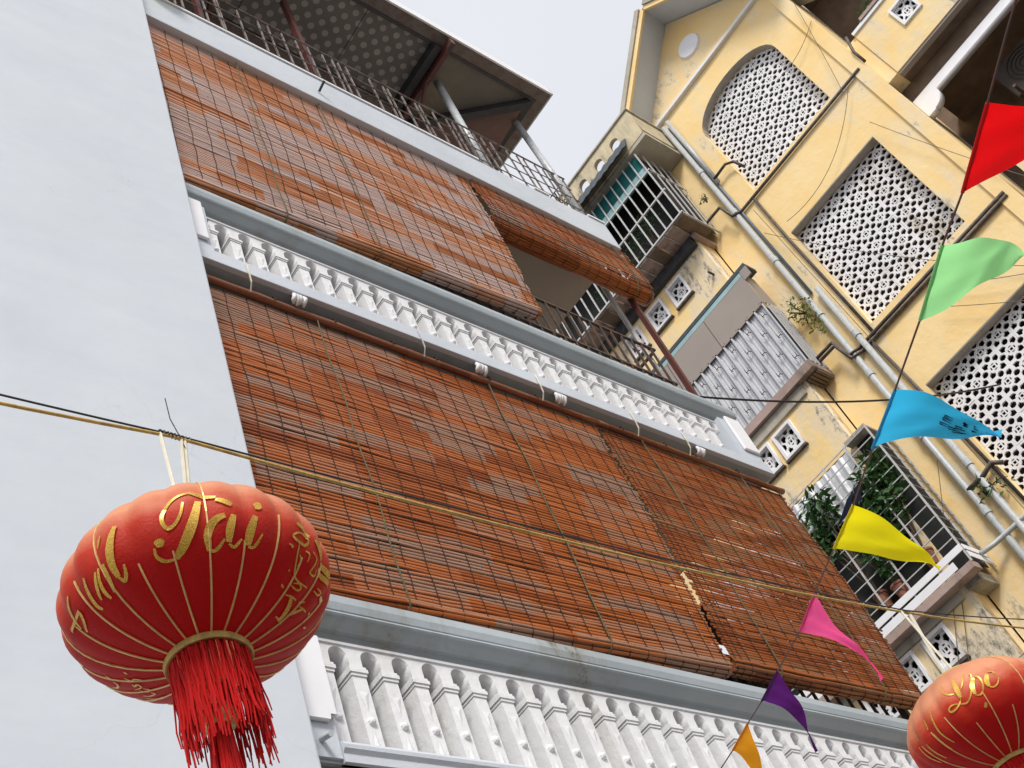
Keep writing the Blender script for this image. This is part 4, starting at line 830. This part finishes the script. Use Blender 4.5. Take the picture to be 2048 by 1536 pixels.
# ================================================================== LANTERNS
RL, HL, NR = .25, .165, 22
def lsurf(c, th, z, off=0.):
    q = max(-1, min(1, z / HL)); r = RL * math.sqrt(max(0, 1 - q * q)); k = 1 + .034 * (abs(math.sin(NR * th / 2)) - .5) * (r / RL)
    return Vector((c[0] + (r * k + off * (r / RL)) * math.cos(th), c[1] + (r * k + off * (r / RL)) * math.sin(th), c[2] + z + off * q))
def lantern(c, glyphs, label, seed, hooks):
    rng = random.Random(seed); c = Vector(c); t_ = thing('lantern', c - Vector((0, 0, HL)), label, 'lantern', 'red festival lanterns on the wire')
    zt = HL * .955; NA = NR * 8; NP = 28; mb = MB()
    phs = [math.asin(-.955) + (2 * math.asin(.955)) * k / NP for k in range(NP + 1)]
    for f in phs:
        for a in range(NA): mb.v.append(tuple(lsurf(c, 2 * math.pi * a / NA, HL * math.sin(f))))
    for k in range(NP):
        for a in range(NA): b = (a + 1) % NA; mb.f.append((k * NA + a, k * NA + b, (k + 1) * NA + b, (k + 1) * NA + a))
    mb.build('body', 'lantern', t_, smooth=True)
    for k in range(NR):
        th = 2 * math.pi * k / NR; lo = -1.25; hi = 1.25 if rng.random() < .2 else rng.uniform(-.55, -.05)
        MB().tube([lsurf(c, th, HL * math.sin(lo + (hi - lo) * q / 18), .002) for q in range(19)], .0021, 5, False).build('rib', 'goldrib', t_)
    rr0 = RL * math.sqrt(1 - .955 ** 2)
    for s in (-1, 1): MB().lathe([(rr0 * 1.06, -.010), (rr0 * 1.10, 0), (rr0 * 1.02, .012), (rr0 * .92, .008), (rr0 * .92, -.008), (rr0 * 1.06, -.010)], c + Vector((0, 0, s * (zt + .002))), 32).build('rim', 'ropeyellow', t_, smooth=True)
    # fringe round the lower rim, thicker strands clumped
    fr = MB()
    for k in range(270):
        an = rng.uniform(0, 2 * math.pi); cl_ = .9 * math.sin(an * 11 + seed); r_ = rr0 * rng.uniform(.86, .98); L = rng.uniform(.11, .215) * (1 + .12 * math.sin(an * 2 + 1))
        p0 = c + Vector((r_ * math.cos(an), r_ * math.sin(an), -zt - .004)); an2 = an + cl_ * .12
        out = rng.uniform(-.010, .012)
        pts = [p0 + Vector((math.cos(an2) * out * (q / 5) ** 1.3 + rng.gauss(0, .0016) + .012 * (q / 5), math.sin(an2) * out * (q / 5) ** 1.3 + rng.gauss(0, .0016), -L * q / 5)) for q in range(6)]
        fr.tube(pts, [.0019, .0019, .0018, .0017, .0016, .0012], 4, False)
    o = fr.build('fringe', 'fringe', t_); o['kind'] = 'stuff'
    ct = MB()
    for k in range(170):
        an = rng.uniform(0, 6.28); r_ = .028 * math.sqrt(rng.random()); L = rng.uniform(.19, .26); p0 = c + Vector((math.cos(an) * r_ * .6, math.sin(an) * r_ * .6, -zt - .135))
        ct.tube([p0 + Vector((math.cos(an) * r_ * .8 * q / 3 + rng.gauss(0, .001), math.sin(an) * r_ * .8 * q / 3 + rng.gauss(0, .001), -L * q / 3)) for q in range(4)], .0017, 4, False)
    o = ct.build('tassel', 'fringe', t_); o['kind'] = 'stuff'
    MB().lathe([(.0, .035), (.022, .03), (.03, .018), (.031, .0), (.028, -.012), (0, -.012)], c + Vector((0, 0, -zt - .135)), 20).build('tassel_collar', 'goldrib', t_, smooth=True)
    MB().tube([c + Vector((0, 0, zt)), c + Vector((0, 0, -zt - .12))], .003, 6).build('cord', 'wire', t_)
    for d in (-.025, .022, .03):
        MB().tube([c + Vector((d, .03 * (1 if d > 0 else -1), zt - .003)), Vector(hooks) + Vector((d * 1.05, 0, 0))], .0042, 6).build('strap', 'ropewhite', t_)
    pxm = .00030
    for w, pts in glyphs:
        n = len(pts); P_ = [lsurf(c, a, b, .0022) for a, b in pts]
        fine = []
        for k in range(n - 1):
            for q in range(5):
                u = q / 5; fine.append((pts[k][0] * (1 - u) + pts[k + 1][0] * u, pts[k][1] * (1 - u) + pts[k + 1][1] * u))
        fine.append(pts[-1]); m_ = len(fine)
        sm = [tuple(sum(fine[min(m_ - 1, max(0, k + d))][j] for d in (-2, -1, 0, 1, 2)) / 5 for j in (0, 1)) for k in range(m_)]
        sm[0], sm[-1] = fine[0], fine[-1]
        mb = MB()
        for k, (a, b) in enumerate(sm):
            q = lsurf(c, a, b, .0024); nx = lsurf(c, *sm[min(k + 1, m_ - 1)], .0024) - lsurf(c, *sm[max(k - 1, 0)], .0024)
            nrm = (q - c); nrm = Vector((nrm.x / RL ** 2, nrm.y / RL ** 2, nrm.z / HL ** 2)).normalized()
            sd2 = nx.cross(nrm).normalized() if nx.length > 1e-9 else Vector((0, 0, 1))
            hw = w * pxm * LSC * 1.2 * (.55 + .45 * math.sin(math.pi * (k + .5) / m_))
            mb.v += [tuple(q - sd2 * hw), tuple(q + sd2 * hw)]
        for k in range(m_ - 1): mb.f.append((2 * k, 2 * k + 1, 2 * k + 3, 2 * k + 2))
        put('lettering', mb.mesh('lettering', 'glitter', fix=False), t_)
    return t_
LA, LB = (1.0042, 1.5284, 3.1849), (3.7149, 1.4304, 3.2258)
HA, HB = Vector((1.0042, 1.5284, 3.645)), Vector((3.7149, 1.4304, 3.685))
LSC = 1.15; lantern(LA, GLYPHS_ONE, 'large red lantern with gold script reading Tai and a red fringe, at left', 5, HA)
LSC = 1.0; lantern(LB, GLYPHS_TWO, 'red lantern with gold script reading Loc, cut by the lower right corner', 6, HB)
# rope and wires carrying the lanterns
pts = sag((-.6, 1.53, 3.53), HA, .03, 10) + sag(HA, HB, .045, 24)[1:] + sag(HB, (5.2, 1.30, 3.80), .02, 10)[1:]
o = MB().tube(pts, .0040, 7, False).build('rope', 'ropeyellow', smooth=True); tag(o, 'yellow brown rope carrying both lanterns across the picture', 'rope')
pts = sag((-.6, 1.55, 3.62), HA + Vector((.02, 0, .008)), .02, 10) + sag(HA + Vector((.02, 0, .008)), HB + Vector((0, 0, .01)), .028, 24)[1:] + sag(HB + Vector((0, 0, .01)), (5.2, 1.28, 3.86), .02, 10)[1:]
o = MB().tube(pts, .0026, 6, False).build('cable', 'wire', smooth=True); tag(o, 'black cable running beside the lantern rope', 'wire')
for nm_, c_ in (('left', HA), ('right', HB)):
    w_ = MB()
    for k in range(60):
        an = k * .9; w_.v  # wrapped tape
    pts = [c_ + Vector((-.03 + .075 * k / 50, .0052 * math.cos(k * 1.1), .0052 * math.sin(k * 1.1) + .003)) for k in range(51)]
    o = MB().tube(pts, .0026, 5, False).build('tape_wrap', 'wire'); tag(o, 'black tape wound round the rope above the %s lantern' % nm_, 'tape')
o = MB().tube([HA + Vector((.0, 0, .13)), HA + Vector((.004, 0, .06)), HA + Vector((.02, 0, .01)), HA + Vector((.03, 0, -.03))], .0012, 4, False).build('loose_thread', 'wire'); tag(o, 'loose thin thread sticking up from the rope above the left lantern', 'thread')
# ================================================================== PENNANTS
STRING = [(2.039, -0.226, 3.596), (2.113, -0.138, 3.604), (2.223, -0.010, 3.614), (2.385, 0.180, 3.630), (2.486, 0.311, 3.650), (2.650, 0.509, 3.669), (2.819, 0.724, 3.697), (2.977, 0.930, 3.727), (3.149, 1.146, 3.754), (3.292, 1.340, 3.787), (3.452, 1.556, 3.822), (3.607, 1.759, 3.852), (3.784, 2.017, 3.906), (3.925, 2.220, 3.946), (4.044, 2.399, 3.987), (4.187, 2.610, 4.030), (4.305, 2.792, 4.072), (4.496, 3.089, 4.141)]
o = MB().tube(STRING, .003, 6, False).build('pennant_string', 'maroon', smooth=True); tag(o, 'dark red string carrying the coloured pennants', 'string')
FL = dict(red=[(2.223, -0.010, 3.614), (2.385, 0.180, 3.630), (2.431, -0.155, 3.463), (2.330, -0.078, 3.592), (2.367, 0.013, 3.551)],
green=[(2.486, 0.311, 3.650), (2.650, 0.509, 3.669), (2.645, 0.204, 3.592), (2.601, 0.224, 3.647), (2.643, 0.381, 3.569)],
blue=[(2.819, 0.724, 3.697), (2.977, 0.930, 3.727), (3.074, 0.640, 3.521), (2.967, 0.658, 3.676), (2.953, 0.790, 3.650)],
yellow=[(3.149, 1.146, 3.754), (3.292, 1.340, 3.787), (3.404, 1.147, 3.530), (3.350, 1.084, 3.657), (3.306, 1.206, 3.659)],
pink=[(3.452, 1.556, 3.822), (3.607, 1.759, 3.852), (3.704, 1.635, 3.555), (3.606, 1.635, 3.730), (3.617, 1.629, 3.716)],
purple=[(3.784, 2.017, 3.906), (3.925, 2.220, 3.946), (3.989, 2.137, 3.668), (3.921, 2.083, 3.845), (3.934, 2.103, 3.803)],
orange=[(4.044, 2.399, 3.987), (4.187, 2.610, 4.030), (4.232, 2.548, 3.747), (4.166, 2.501, 3.924), (4.162, 2.532, 3.897)])
for q, (nm_, (h0, h1, tip, ct, cb)) in enumerate(FL.items()):
    a, b = bez(h0, ct, tip, 24), bez(h1, cb, tip, 24); nrm = (Vector(h1) - Vector(h0)).cross(Vector(tip) - Vector(h0)).normalized()
    r_ = thing('pennant', (Vector(h0) + Vector(h1)) / 2, nm_ + ' triangular pennant fluttering on the string', 'pennant', 'pennants on the string')
    mb = MB(); nv = 8
    for k in range(25):
        u = k / 24
        for j in range(nv + 1):
            v_ = j / nv; p_ = a[k].lerp(b[k], v_)
            p_ += nrm * (.022 * math.sin(u * 5.5 + q * 1.7 + v_ * .8) * u + .010 * math.sin(u * 11 + v_ * 4 + q) * u + .0035 * math.sin(v_ * 13 + u * 5 + q * 2) * (1 - u))
            mb.v.append(tuple(p_))
    for k in range(24):
        for j in range(nv): i = k * (nv + 1) + j; mb.f.append((i, i + 1, i + nv + 2, i + nv + 1))
    mb.build('cloth', 'flag_' + nm_, r_, smooth=True)
    MB().tube([Vector(h0).lerp(Vector(h1), k / 8) for k in range(9)], .0048, 8).build('hem', 'flag_' + nm_, r_)
    if nm_ == 'blue':   # worn dark slits near the point
        rg = random.Random(3); sl = MB()
        for k in range(13):
            u = rg.uniform(.45, .86); v_ = rg.uniform(.3, .75); i = int(u * 24); p0 = a[i].lerp(b[i], v_); i2 = min(24, i + 1 + rg.randrange(2)); p1 = a[i2].lerp(b[i2], v_ + .05)
            for s_ in (-1, 1): sl.tube([p0 + nrm * (s_ * .004 + .022 * math.sin(u * 5.5 + q * 1.7 + v_ * .8) * u), p1 + nrm * (s_ * .004 + .022 * math.sin((i2 / 24) * 5.5 + q * 1.7 + v_ * .8) * i2 / 24)], [.0022, .0008], 4)
        sl.build('worn_slits', 'flag_navy', r_)
